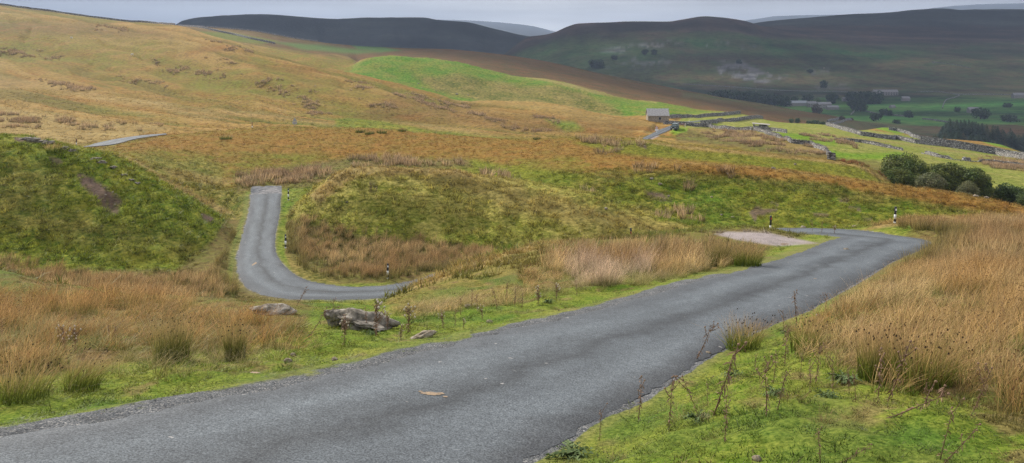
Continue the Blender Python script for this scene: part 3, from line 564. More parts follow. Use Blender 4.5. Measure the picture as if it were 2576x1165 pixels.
pv.inputs['Density'].default_value = .00012; pv.inputs['Anisotropy'].default_value = .2
hz.node_tree.links.new(pv.outputs[0], n['Material Output'].inputs['Volume'])
x0, x1, y0, y1, z0, z1 = -11500, 17500, -60, 12800, float(Z.min())-5, 565.
Vb = [(x, y, z) for x in (x0, x1) for y in (y0, y1) for z in (z0, z1)]
o = mesh_np('haze', Vb, [(0,1,3,2), (4,6,7,5), (0,4,5,1), (2,3,7,6), (0,2,6,4), (1,5,7,3)], hz, smooth=False)
tag(o, 'thin blue haze in the air', kind='stuff')

# ---------------------------------------------------------------- rushes and grasses
m, n, l, b = mat('grass_blade'); M_blade = m
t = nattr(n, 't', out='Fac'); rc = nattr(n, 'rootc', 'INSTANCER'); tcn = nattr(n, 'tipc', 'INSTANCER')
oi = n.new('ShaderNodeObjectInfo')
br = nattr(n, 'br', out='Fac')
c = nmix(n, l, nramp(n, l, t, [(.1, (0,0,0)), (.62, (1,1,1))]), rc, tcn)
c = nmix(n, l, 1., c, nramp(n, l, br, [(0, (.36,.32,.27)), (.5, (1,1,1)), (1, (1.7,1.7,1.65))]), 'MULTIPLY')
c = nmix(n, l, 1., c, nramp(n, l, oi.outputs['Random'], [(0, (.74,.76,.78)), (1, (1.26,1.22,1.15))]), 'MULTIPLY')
l.new(c, b.inputs['Base Color']); b.inputs['Roughness'].default_value = .6
tr = n.new('ShaderNodeBsdfTranslucent'); l.new(c, tr.inputs['Color']); ms = n.new('ShaderNodeMixShader'); ms.inputs[0].default_value = .3
l.new(b.outputs[0], ms.inputs[1]); l.new(tr.outputs[0], ms.inputs[2]); l.new(ms.outputs[0], n['Material Output'].inputs['Surface'])
def tuft_data(seed, nb, rad, h, wd, lean=(.25, 0), spread=.35, segs=3, hvar=.3, heads=0.):
    g = np.random.default_rng(seed); V = []; Fc = []; T = []; B = []
    for i in range(nb):
        a = g.uniform(0, 6.283); r = rad*math.sqrt(g.random()); bx, by = r*math.cos(a), r*math.sin(a)
        hh = h*(1-hvar*g.random()); bb = g.random()
        sx_ = lean[0]+spread*g.normal()*.6+bx/rad*spread*.5; sy_ = lean[1]+spread*g.normal()*.6+by/rad*spread*.5
        fa = g.uniform(0, 3.1416); wx, wy = math.cos(fa)*wd, math.sin(fa)*wd*.6; i0 = len(V); k = g.uniform(1.3, 2.2)
        for s in range(segs+1):
            q = s/segs; off = q**k*hh; z = hh*q*(1-.18*(abs(sx_)+abs(sy_))*q); ww = (1-q*.85)
            V += [(bx+sx_*off-wx*ww, by+sy_*off-wy*ww, z-.02), (bx+sx_*off+wx*ww, by+sy_*off+wy*ww, z-.02)]; T += [q, q]; B += [bb, bb]
            if s < segs: Fc.append((i0+2*s, i0+2*s+1, i0+2*s+3, i0+2*s+2))
        if g.random() < heads:
            q = .84; off = q**k*hh; cxh, cyh, cz = bx+sx_*off+.012, by+sy_*off, hh*q; s_ = .008+.006*g.random(); j = len(V)
            V += [(cxh-s_, cyh, cz), (cxh, cyh-s_, cz+s_*.4), (cxh+s_, cyh, cz+s_*.6), (cxh, cyh, cz+s_*1.8)]; T += [2]*4; B += [.0]*4
            Fc.append((j, j+1, j+2, j+3))
            V += [(cxh, cyh-s_, cz), (cxh+s_*.3, cyh, cz+s_*.9), (cxh, cyh+s_, cz+s_*.6), (cxh-s_*.3, cyh, cz-s_*.6)]; T += [2]*4; B += [.0]*4; Fc.append((j+4, j+5, j+6, j+7))
    return V, Fc, T, B
def tuft(name, *a, **k):
    V, Fc, T, B = tuft_data(*a, **k); o = mesh_np(name, V, Fc, M_blade, smooth=False, link=False); vattr(o.data, 't', T); vattr(o.data, 'br', B); return o
def protos(name, objs):
    c = bpy.data.collections.new(name)
    for o in objs: c.objects.link(o)
    return c
K_rush = protos('rush_tufts', [tuft('rush_tuft', s, 44, .16, 1.0, .0042, (.26, -.08), .42, 4, .6, .25) for s in range(9)])
K_rushm = protos('rush_tufts_mid', [tuft('rush_tuft', 20+s, 30, .24, 1.0, .013, (.22, 0), .30, 2, .4, .0) for s in range(6)])
K_rushf = protos('rush_tufts_far', [tuft('rush_tuft', 40+s, 26, .45, 1.0, .045, (.2, 0), .35, 1, .45, .0) for s in range(5)])
K_grass = protos('grass_tufts', [tuft('grass_tuft', 60+s, 90, .15, .055, .0052, (.1, 0), 1.3, 2, .7) for s in range(6)])
K_long = protos('long_grass', [tuft('grass_tuft', 80+s, 70, .13, .42, .0032, (.3, -.1), 1.0, 3, .5) for s in range(6)])
K_tuss = protos('tussocks', [tuft('grass_tussock', 100+s, 34, .22, .26, .017, (.1, -.1), 1.0, 2, .5) for s in range(6)])
K_tussf = protos('tussocks_far', [tuft('grass_tussock', 120+s, 26, .55, .34, .06, (.1, -.1), 1.0, 1, .5) for s in range(5)])
def scatter(name, label, coll, x, y, z, s, root, tip, tilt=.12, yaw=.6, kind='stuff'):
    g = np.random.default_rng(len(x)); n_ = len(x)
    me = bpy.data.meshes.new(name); me.vertices.add(n_); me.vertices.foreach_set('co', np.stack([x, y, z], -1).astype(np.float32).ravel())
    rot = np.stack([g.normal(0, tilt, n_), g.normal(0, tilt, n_), g.uniform(-yaw, yaw, n_)], -1)
    vattr(me, 'rot', rot, 'FLOAT_VECTOR'); vattr(me, 'scl', s, 'FLOAT_VECTOR'); vattr(me, 'rootc', root, 'FLOAT_COLOR'); vattr(me, 'tipc', tip, 'FLOAT_COLOR')
    o = bpy.data.objects.new(name, me); COL.objects.link(o)
    ng = bpy.data.node_groups.new(name, 'GeometryNodeTree'); ng.interface.new_socket('Geometry', in_out='INPUT', socket_type='NodeSocketGeometry'); ng.interface.new_socket('Geometry', in_out='OUTPUT', socket_type='NodeSocketGeometry')
    q = ng.nodes; gi = q.new('NodeGroupInput'); go = q.new('NodeGroupOutput'); ci = q.new('GeometryNodeCollectionInfo'); ci.inputs['Collection'].default_value = coll
    ci.inputs['Separate Children'].default_value = True; ci.inputs['Reset Children'].default_value = True
    ip = q.new('GeometryNodeInstanceOnPoints'); ip.inputs['Pick Instance'].default_value = True
    ra_ = q.new('GeometryNodeInputNamedAttribute'); ra_.data_type = 'FLOAT_VECTOR'; ra_.inputs['Name'].default_value = 'rot'
    sa = q.new('GeometryNodeInputNamedAttribute'); sa.data_type = 'FLOAT_VECTOR'; sa.inputs['Name'].default_value = 'scl'
    lk = ng.links.new; lk(gi.outputs[0], ip.inputs['Points']); lk(ci.outputs[0], ip.inputs['Instance']); lk(ra_.outputs[0], ip.inputs['Rotation']); lk(sa.outputs[0], ip.inputs['Scale']); lk(ip.outputs[0], go.inputs[0])
    md = o.modifiers.new('scatter', 'NODES'); md.node_group = ng
    return tag(o, label, kind=kind)
cellA = np.zeros((NR, NC)); cellA[:-1, :-1] = (X2[:-1, 1:]-X2[:-1, :-1])*(Y2[1:, :-1]-Y2[:-1, :-1])
VM = np.minimum.accumulate(np.vstack([np.full((1, NC), 9e9), V0[:-1]]), axis=0)   # lowest row number seen so far: what hides the ground behind
def region(polys, y0, y1, soft=5, warp=6):
    """weight of the ground inside any of the outlines"""
    W = np.zeros((NR, NC))
    for poly in polys:
        q = np.array(poly); us = slice(int(colf(q[:, 0].min()-30)), int(colf(q[:, 0].max()+30))+1); rs = slice(np.searchsorted(YR, y0), np.searchsorted(YR, y1)+1)
        X = U2[rs, us]+w1[rs, us]*warp*2.2; Yv = np.minimum(V0[rs, us], 3000)+w2[rs, us]*warp*1.3
        W[rs, us] = np.maximum(W[rs, us], sstep(-soft, soft, seg_sd(poly, X, Yv)))
    return W
def sample(W, dens, hgt=1.0, seed=1, u0=-160, u1=2735, cap=120000):
    """random points on the ground, dens per square metre times weight, only where something that tall can show"""
    g = np.random.default_rng(seed)
    topv = HV-F*(Z+hgt)/Y2; seen = topv <= VM+6
    A = cellA*W*dens*seen*(U2 > u0)*(U2 < u1)*(RD > .12)
    tot = A.sum(); n_ = int(min(tot, cap))
    cdf = np.cumsum(A.ravel()); idx = np.searchsorted(cdf, g.random(n_)*cdf[-1]); r, c = np.unravel_index(np.minimum(idx, A.size-1), A.shape)
    r = np.minimum(r, NR-2); c = np.minimum(c, NC-2)
    fr = g.random(n_); fc = g.random(n_); Yp = YR[r]*(1-fr)+YR[r+1]*fr; up = uc[c]*(1-fc)+uc[c+1]*fc; Xp = (up-CX)/F*Yp
    zp = (Z[r, c]*(1-fc)+Z[r, c+1]*fc)*(1-fr)+(Z[r+1, c]*(1-fc)+Z[r+1, c+1]*fc)*fr
    print('sample', n_, int(tot)); return Xp, Yp, zp, r, c
def tint(x, y, a, b_, sc, s):
    f = np.clip(.5+1.7*fbm(x/sc, y/sc, 3, s), 0, 1)[:, None]; return np.array(a)*(1-f)+np.array(b_)*f
def scl(n_, lo, hi, g, z=None): s = g.uniform(lo, hi, n_); return np.stack([s, s, s*(1 if z is None else z)], -1)
G = np.random.default_rng(5)
# -- tall rushes
clump = sstep(-.13, .02, fbm(X2/1.6, Y2/1.6, 3, 91)); 
RIGHT = [(2150,700),(2240,640),(2330,590),(4200,560),(4200,1300),(2750,1150),(2560,1085),(2420,1020),(2300,1000),(2200,985),(2110,960),(2010,930),(2000,850),(2060,790),(2100,738),(2200,668),(2290,612)]
RIGHT2 = [(2260,572),(2440,566),(2600,560),(4200,545),(4200,600),(2560,610),(2380,612),(2310,600)]
LEFTN = [(-1700,740),(0,735),(300,748),(500,775),(600,808),(790,838),(795,860),(740,880),(640,900),(520,905),(420,915),(300,880),(150,900),(40,990),(-60,1040),(-1700,1200)]
MIDB = [(1330,735),(1300,705),(1390,660),(1470,628),(1700,618),(1790,616),(1860,640),(1905,648),(1870,676),(1760,690),(1640,700),(1540,705),(1500,725),(1420,700)]
MIDC = [(1010,800),(1005,790),(1060,778),(1180,758),(1330,745),(1300,768),(1200,777),(1110,790),(1040,805)]
MIDD = [(1420,722),(1460,700),(1545,700),(1545,722),(1480,728)]
Wn = region([RIGHT, LEFTN, MIDB, MIDC, MIDD], 3, 57, 4, 7)
dens = np.maximum(region([RIGHT], 3, 57, 4, 7)*(.55+.45*clump), np.maximum(Wn*(.5+.5*clump), region([MIDB, MIDD], 3, 57, 4, 7)*(.7+.3*clump)))*sstep(.5, .9, RD)
x, y, z, r, c = sample(dens*(Y2 < 27)*np.where(U2 > 1950, np.interp(U2, [1980, 2250], [.3, 1.]), 1), 12, 1.0, 11, u0=-600, u1=3500)
pal_root = tint(x, y, (.09,.13,.022), (.15,.15,.04), 2.5, 101); pal_tip = tint(x, y, (.42,.235,.085), (.66,.48,.25), 1.8, 103); pal_tip = np.where(((x < 0) & (CX+F*x/y < 850))[:, None], pal_tip*np.array((.88,.80,.74)), pal_tip)
pale = region([[(1400,650),(1540,610),(1650,630),(1640,700),(1540,735),(1440,735)]], 3, 57, 12, 14)[r, c][:, None]; pal_tip = pal_tip*(1-pale)+np.array((.66,.48,.35))*pale
s = scl(len(x), .62, 1.02, G); us_ = CX+F*x/y; sn = (.62+.38*clump[r, c])*np.where(us_ < 900, np.interp(us_, [0, 300, 480, 900], [1.02, .98, .76, .62]), 1); dn = np.interp(us_, [1980, 2120, 2300, 2450], [.42, .6, .86, 1.])*np.where(us_ > 1950, 1, 0)+(us_ <= 1950); s[:, 2] *= dn*(.85+.6*fbm(x/1.1, y/1.1, 3, 171))*sn*np.where((x > -3) & (x < 1.6) & (y > 14) & (y < 26), .52, 1)*np.where((us_ > 1370) & (us_ < 1920) & (y > 14), 1.38, 1)
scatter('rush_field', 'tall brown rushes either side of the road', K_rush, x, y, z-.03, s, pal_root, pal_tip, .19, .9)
LF = [(-1700,655),(0,655),(200,690),(380,712),(500,700),(560,650),(590,580),(618,520),(628,525),(620,600),(598,640),(590,690),(600,740),(560,760),(-1700,760)]
LOOP = [(722,545),(800,560),(860,575),(960,600),(1230,635),(1250,720),(1100,735),(1040,706),(950,708),(880,705),(800,700),(740,672),(715,640),(712,600)]
Wm = region([LEFTN, MIDB, RIGHT, RIGHT2], 25, 66, 4, 7)*(Y2 >= 27); Wm = np.maximum(Wm, region([LF, LOOP], 40, 82, 3, 5)); 
x, y, z, r, c = sample(Wm*(.5+.5*clump)*sstep(.7, 1.1, RD)*(V0 < 1300), 5.5, 1.0, 13, cap=60000)
root = tint(x, y, (.10,.12,.025), (.16,.13,.04), 6, 105); tip = tint(x, y, (.33,.205,.095), (.52,.37,.19), 4, 107)
nr_edge = (1-sstep(1.0, 2.4, RD[r, c]))[:, None]; tip = tip*(1-.7*nr_edge)+np.array((.16,.15,.04))*.7*nr_edge
s = scl(len(x), .65, 1.0, G); s[:, 2] *= np.where((x > 2) & (x < 16) & (y < 56), .85, 1)
scatter('rush_field', 'brown rushes in the hollow around the lower road', K_rushm, x, y, z-.03, s, root, tip, .14, .7)
FR = [[(600,445),(700,430),(820,425),(830,440),(760,465),(690,480),(600,475)],[(880,402),(960,400),(1170,410),(1175,422),(1090,420),(960,424),(890,420)],[(1205,440),(1250,435),(1290,455),(1290,475),(1240,460)],
      [(1440,480),(1480,485),(1500,515),(1455,520)],[(1545,425),(1580,420),(1660,415),(1720,425),(1725,432),(1600,440)],[(1780,440),(1800,433),(1900,450),(1910,460),(1830,458)],[(1700,470),(1745,458),(1760,490),(1700,490)],
      [(1640,515),(1720,530),(1770,560),(1680,575),(1630,550)],[(1510,360),(1560,355),(1580,375),(1550,385),(1505,385)],[(1450,348),(1540,352),(1620,362),(1600,370),(1480,360)]]
FR2 = [[(380,160),(480,170),(560,185),(600,205),(500,195),(400,185)],[(860,205),(930,210),(950,225),(880,225)],[(980,235),(1060,245),(1140,265),(1180,275),(1120,280),(1030,262)],
       [(650,200),(720,208),(760,230),(800,235),(700,240),(640,222)],[(1340,290),(1400,298),(1400,310),(1330,305)],[(1100,275),(1250,295),(1300,310),(1200,300)],[(700,240),(780,250),(830,290),(780,290)],
       [(0,290),(200,305),(400,322),(330,330),(0,325)],[(250,68),(320,72),(320,80),(240,76)],[(500,145),(580,150),(600,165),(540,170)],[(0,130),(120,135),(160,150),(60,150),(0,145)],[(560,118),(640,125),(640,135),(570,130)],[(300,195),(420,215),(440,225),(330,215)],[(900,255),(980,262),(1000,275),(920,272)],[(520,95),(560,98),(560,106),(520,103)],[(100,205),(230,225),(250,240),(130,222)],[(1230,310),(1330,320),(1420,335),(1300,330)],[(1765,330),(1890,335),(2070,385),(2070,400),(1900,375),(1780,350)],
       [(2450,400),(2575,410),(2600,440),(2480,425)],[(1000,355),(1120,368),(1110,376),(1000,368)],[(2010,345),(2130,352),(2150,370),(2050,365)]]
c2 = sstep(0, .12, fbm(X2/5, Y2/7, 3, 93))
x, y, z, r, c = sample((region(FR, 80, 142, 4, 8)*(.3+.7*c2)+region(FR2, 125, 560, 6, 16)*c2*.8)*(1-region(FRP, 130, 400, 2, 0)), 1.5, 1.2, 17, cap=40000)
root = tint(x, y, (.12,.12,.035), (.2,.15,.06), 8, 109); tip = tint(x, y, (.27,.18,.105), (.46,.33,.20), 9, 111)
scatter('rush_patches', 'rush patches scattered over the brown hillsides', K_rushf, x, y, z-.05, scl(len(x), .7, 1.25, G), root, tip, .1, 3)
# -- long tangled grass left of the road and verge turf
LG = [(-1700,820),(0,815),(300,830),(500,850),(760,830),(800,870),(700,920),(500,950),(300,960),(120,1000),(0,1030),(-1700,1200)]
x, y, z, r, c = sample(region([LG, MIDC, [(1100,790),(1300,740),(1500,700),(1700,690),(1850,660),(1750,700),(1400,745),(1200,785)]], 3, 45, 5, 9)*sstep(.8, 1.2, RD)*(.3+.7*sstep(-.1, .05, fbm(X2/.8, Y2/.8, 2, 95))), 9, .4, 19)
root = tint(x, y, (.10,.16,.02), (.14,.14,.03), 1.5, 113); tip = tint(x, y, (.30,.25,.09), (.46,.36,.19), 2., 115)
scatter('long_grass', 'tangled pale grass on the verges', K_long, x, y, z-.02, scl(len(x), .6, 1.15, G), root, tip, .2, 1.2)
x, y, z, r, c = sample(region([[(1280,1180),(1500,1040),(1850,860),(2090,745),(2150,900),(2330,1010),(2575,1090),(3300,1200),(3300,1500),(1280,1500)]], 4, 24, 6, 8)*sstep(.3, .8, RD)*(.15+sstep(.02, .2, fbm(X2/.6, Y2/.6, 3, 211))), 5., .3, 43)
s = scl(len(x), .25, .6, G); scatter('dead_litter', 'dry bent stalks and litter in the right turf', K_long, x, y, z-.02, s, tint(x, y, (.12,.14,.03), (.16,.11,.05), .8, 213), tint(x, y, (.30,.20,.10), (.42,.33,.17), .8, 217), .5, 3)
x, y, z, r, c = sample((Y2 < 26)*(V0 < 1260)*sstep(.05, .5, RD)*(1-.75*GR)*np.interp(Y2, [8, 14, 20], [60, 36, 14]), 1., .2, 23, cap=160000, u0=-500, u1=3300)
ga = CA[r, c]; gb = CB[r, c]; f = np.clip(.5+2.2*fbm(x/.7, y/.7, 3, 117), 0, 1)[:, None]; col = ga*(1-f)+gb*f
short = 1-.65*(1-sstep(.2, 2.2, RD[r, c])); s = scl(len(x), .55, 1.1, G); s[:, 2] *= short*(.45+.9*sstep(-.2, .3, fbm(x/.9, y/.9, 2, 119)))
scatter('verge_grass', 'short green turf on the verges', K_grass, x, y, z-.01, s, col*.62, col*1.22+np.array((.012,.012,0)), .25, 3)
GV = region([z_[1] for z_ in zones if z_[0] == 'pinkgravel'], 25, 112, 3, 4)
x, y, z, r, c = sample((1-GV)*(Y2 >= 26)*(Y2 < 97)*sstep(.5, 1., RD)*(V0 < 800), 3.8, .3, 29, cap=150000)
ga = CA[r, c]; gb = CB[r, c]; f = np.clip(.5+1.8*fbm(x/3., y/3., 4, 121), 0, 1)[:, None]; col = ga*(1-f)+gb*f
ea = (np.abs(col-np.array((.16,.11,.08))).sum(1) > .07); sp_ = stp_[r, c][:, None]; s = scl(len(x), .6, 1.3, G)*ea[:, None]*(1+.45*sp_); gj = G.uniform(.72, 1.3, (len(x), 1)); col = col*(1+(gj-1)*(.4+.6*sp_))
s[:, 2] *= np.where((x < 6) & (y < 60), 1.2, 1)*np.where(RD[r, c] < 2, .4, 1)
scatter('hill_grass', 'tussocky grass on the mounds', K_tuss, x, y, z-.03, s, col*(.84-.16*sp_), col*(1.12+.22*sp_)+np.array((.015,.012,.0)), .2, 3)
FM = region(FRP, 130, 400, 1.2, 0); MW = (V0 < 800)*(1-FM)
for y0_, y1_, dn_, kk, k0, sd in ((97, 150, 2.2, K_tuss, 1.0, 31), (150, 300, .45, K_tussf, .7, 33)):
    x, y, z, r, c = sample((Y2 >= y0_)*(Y2 < y1_)*MW, dn_, .4, sd, cap=80000)
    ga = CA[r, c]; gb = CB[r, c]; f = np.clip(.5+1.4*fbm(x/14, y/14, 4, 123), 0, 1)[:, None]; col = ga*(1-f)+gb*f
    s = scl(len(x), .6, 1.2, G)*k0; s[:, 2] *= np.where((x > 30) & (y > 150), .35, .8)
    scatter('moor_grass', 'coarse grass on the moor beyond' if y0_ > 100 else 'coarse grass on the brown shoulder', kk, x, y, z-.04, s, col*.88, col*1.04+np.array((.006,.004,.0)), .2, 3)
# -- loose chippings beside the tarmac
m, n, l, b = mat('chipping'); oi = n.new('ShaderNodeObjectInfo'); l.new(nramp(n, l, oi.outputs['Random'], [(0, (.06,.065,.072)), (.5, (.12,.125,.135)), (.9, (.2,.19,.185)), (1, (.45,.42,.38))]), b.inputs['Base Color'])
def stone(name, seed, mt, link=False, rough=.3, sub=2, sc=(1, .8, .6)):
    import bmesh
    bm = bmesh.new(); bmesh.ops.create_icosphere(bm, subdivisions=sub, radius=1); g = np.random.default_rng(seed); ph = g.uniform(0, 50, 3)
    from mathutils import noise
    for v in bm.verts:
        k = 1+rough*noise.noise(v.co*1.1+Vector(ph))+rough*.5*noise.noise(v.co*2.7+Vector(ph)); v.co = Vector((v.co.x*k*sc[0], v.co.y*k*sc[1], v.co.z*k*sc[2]))
    me = bpy.data.meshes.new(name); bm.to_mesh(me); bm.free(); me.materials.append(mt); o = bpy.data.objects.new(name, me)
    if link: COL.objects.link(o)
    return o
K_st = protos('chippings', [stone('chipping', s, m, sub=1) for s in range(5)])
gw = np.where(RSd < 0, (1-sstep(.15, .8, RD))*np.interp(Y2, [9, 15, 22], [1, .5, .15]), (1-sstep(.02, .2, RD))*.15)*(RD > -.3)*(RD < 5)
g_ = np.random.default_rng(37); A = cellA*gw*200*(Y2 < 24)*(U2 > -150)*(U2 < 2730)*(V0 < 1260); n_ = int(min(A.sum()*np.interp(1, [0, 1], [0, 1]), 60000)); cdf = np.cumsum(A.ravel()); idx = np.searchsorted(cdf, g_.random(n_)*cdf[-1]); r, c = np.unravel_index(idx, A.shape)
fr = g_.random(n_); fc = g_.random(n_); y = YR[r]*(1-fr)+YR[r+1]*fr; x = (uc[c]*(1-fc)+uc[np.minimum(c+1, NC-1)]*fc-CX)/F*y
zs = np.where(RD[r, c] < .05, RHt[r, c]+.008, Z[r, c]); s = g_.uniform(.002, .0055, n_)*(1+1.5*(g_.random(n_) > .97)); print('chips', n_)
scatter('loose_chippings', 'loose grey chippings along the road edge', K_st, x, y, zs+.002, np.stack([s]*3, -1), np.zeros((n_, 3)), np.zeros((n_, 3)), .5, 3)
# ================================================================ things
def empty(name, loc, rz=0., label=None, cat=None, group=None, sc=1.):
    o = bpy.data.objects.new(name, None); COL.objects.link(o); o.location = loc; o.rotation_euler = (0, 0, rz); o.scale = (sc,)*3; o.empty_display_size = .1
    if label: tag(o, label, cat, group)
    return o
def kids(o): return [c for c in KID.get(o.name, [])]
KID = {}
def part(o, par, label=None):
    o.parent = par; KID.setdefault(par.name, []).append(o)
    if label: o['label'] = label
    return o
def copy_thing(root, loc, rz, label, cat, group=None, sc=1.):
    def rec(o, par):
        c = o.copy(); COL.objects.link(c); c.parent = par
        KID[c.name] = []
        if par: KID.setdefault(par.name, []).append(c)
        for ch in list(KID.get(o.name, [])): rec(ch, c)
        return c
    r = rec(root, None); r.location = loc; r.rotation_euler = (0, 0, rz); r.scale = sc if isinstance(sc, tuple) else (sc,)*3
    for k in ('label', 'category', 'group'):
        if k in r: del r[k]
    tag(r, label, cat, group); return r
class MB:
    def __init__(s): s.v = []; s.f = []
    def box(s, c, d, rz=0., tilt=0., taper=1.):
        i = len(s.v); M = Matrix.Rotation(rz, 3, 'Z') @ Matrix.Rotation(tilt, 3, 'Y')
        for sz in (-1, 1):
            k = taper if sz > 0 else 1
            for sx_, sy_ in ((-1,-1),(1,-1),(1,1),(-1,1)): s.v.append(tuple(Vector(c)+M @ Vector((sx_*d[0]/2*k, sy_*d[1]/2*k, sz*d[2]/2))))
        s.f += [(i+3,i+2,i+1,i), (i+4,i+5,i+6,i+7)]+[(i+a, i+(a+1) % 4, i+4+(a+1) % 4, i+4+a) for a in range(4)]; return s
    def tube(s, pts, rad, n=6, cap=True):
        i0 = len(s.v); pts = [Vector(p) for p in pts]; rad = rad if isinstance(rad, (list, tuple)) else [rad]*len(pts)
        for k, p in enumerate(pts):
            d = (pts[min(k+1, len(pts)-1)]-pts[max(k-1, 0)]).normalized(); a = d.cross(Vector((.31, .95, .02))).normalized(); b_ = d.cross(a)
            for j in range(n): t = 6.28318*j/n; s.v.append(tuple(p+(a*math.cos(t)+b_*math.sin(t))*rad[k]))
        for k in range(len(pts)-1):
            for j in range(n): s.f.append((i0+k*n+j, i0+k*n+(j+1) % n, i0+(k+1)*n+(j+1) % n, i0+(k+1)*n+j))
        if cap: s.f.append(tuple(i0+j for j in range(n))[::-1]); s.f.append(tuple(i0+(len(pts)-1)*n+j for j in range(n)))
        return s
    def prism(s, poly, y0, y1):
        i = len(s.v); n_ = len(poly)
        for y in (y0, y1): s.v += [(x, y, z) for x, z in poly]
        s.f += [tuple(range(i, i+n_)), tuple(range(i+2*n_-1, i+n_-1, -1))]+[(i+k, i+n_+k, i+n_+(k+1) % n_, i+(k+1) % n_) for k in range(n_)]; return s
    def build(s, name, mt, parent=None, smooth=False, label=None):
        me = bpy.data.meshes.new(name); me.from_pydata(s.v, [], s.f); me.materials.append(mt)
        if smooth: me.polygons.foreach_set('use_smooth', [True]*len(me.polygons))
        me.update(); import bmesh; bm = bmesh.new(); bm.from_mesh(me); bmesh.ops.recalc_face_normals(bm, faces=bm.faces); bm.to_mesh(me); bm.free()
        o = bpy.data.objects.new(name, me); COL.objects.link(o)
        if parent: part(o, parent, label)
        return o
def flat(name, c, rough=.8, spec=.2, noise=None):
    m, n, l, b = mat(name); b.inputs['Roughness'].default_value = rough; b.inputs['Specular IOR Level'].default_value = spec
    x = nnoise(n, l, n.new('ShaderNodeTexCoord').outputs['Object'], noise or 6, 5, .65)
    l.new(nmix(n, l, 1., tuple(c), nramp(n, l, x, [(.3, (.78,.78,.78)), (.7, (1.2,1.2,1.2))]), 'MULTIPLY'), b.inputs['Base Color']); return m
def stone_mat(name, cols, scale, gap=.35, bump=.1):
    m, n, l, b = mat(name); p = gpos(n); mp_ = n.new('ShaderNodeMapping'); mp_.inputs['Scale'].default_value = (1, 1, 2.2); l.new(p, mp_.inputs[0])
    v = n.new('ShaderNodeTexVoronoi'); v.inputs['Scale'].default_value = scale; l.new(mp_.outputs[0], v.inputs['Vector'])
    v2 = n.new('ShaderNodeTexVoronoi'); v2.feature = 'DISTANCE_TO_EDGE'; v2.inputs['Scale'].default_value = scale; l.new(mp_.outputs[0], v2.inputs['Vector'])
    sp_ = n.new('ShaderNodeSeparateColor'); l.new(v.outputs['Color'], sp_.inputs[0])
    c = nramp(n, l, sp_.outputs[0], [(i/(len(cols)-1), k) for i, k in enumerate(cols)])
    e = nramp(n, l, v2.outputs['Distance'], [(.02, (gap,)*3), (.14, (1,1,1))]); c = nmix(n, l, 1., c, e, 'MULTIPLY')
    c = nmix(n, l, 1., c, nramp(n, l, nnoise(n, l, p, scale*2.5, 4, .7), [(.3, (.7,.7,.7)), (.7, (1.3,1.3,1.3))]), 'MULTIPLY')
    l.new(c, b.inputs['Base Color']); nbump(n, l, v2.outputs['Distance'], .9, bump, b); return m
M_wall = stone_mat('drystone', [(.09,.085,.08),(.22,.205,.19),(.36,.34,.32),(.14,.13,.12),(.52,.50,.47),(.18,.17,.15)], 1.5, .12, .2)
M_cope = stone_mat('coping_stone', [(.12,.11,.10),(.26,.245,.23),(.17,.16,.15),(.42,.40,.38)], 1.2, .2, .1)
M_barn = stone_mat('barn_stone', [(.20,.165,.125),(.42,.35,.26),(.30,.25,.18),(.55,.48,.38)], 3.0, .45, .04)
M_slate = stone_mat('stone_slates', [(.28,.26,.25),(.42,.40,.385),(.34,.32,.30)], 2.6, .7, .02)
M_dark = flat('dark_opening', (.015,.015,.015)); M_white = flat('white_paint', (.78,.78,.76), .5); M_black = flat('black_paint', (.025,.025,.03), .5, .4)
M_bark = flat('bark', (.09,.07,.05), noise=4); M_steel = flat('galvanised_steel', (.35,.36,.37), .45, .5)

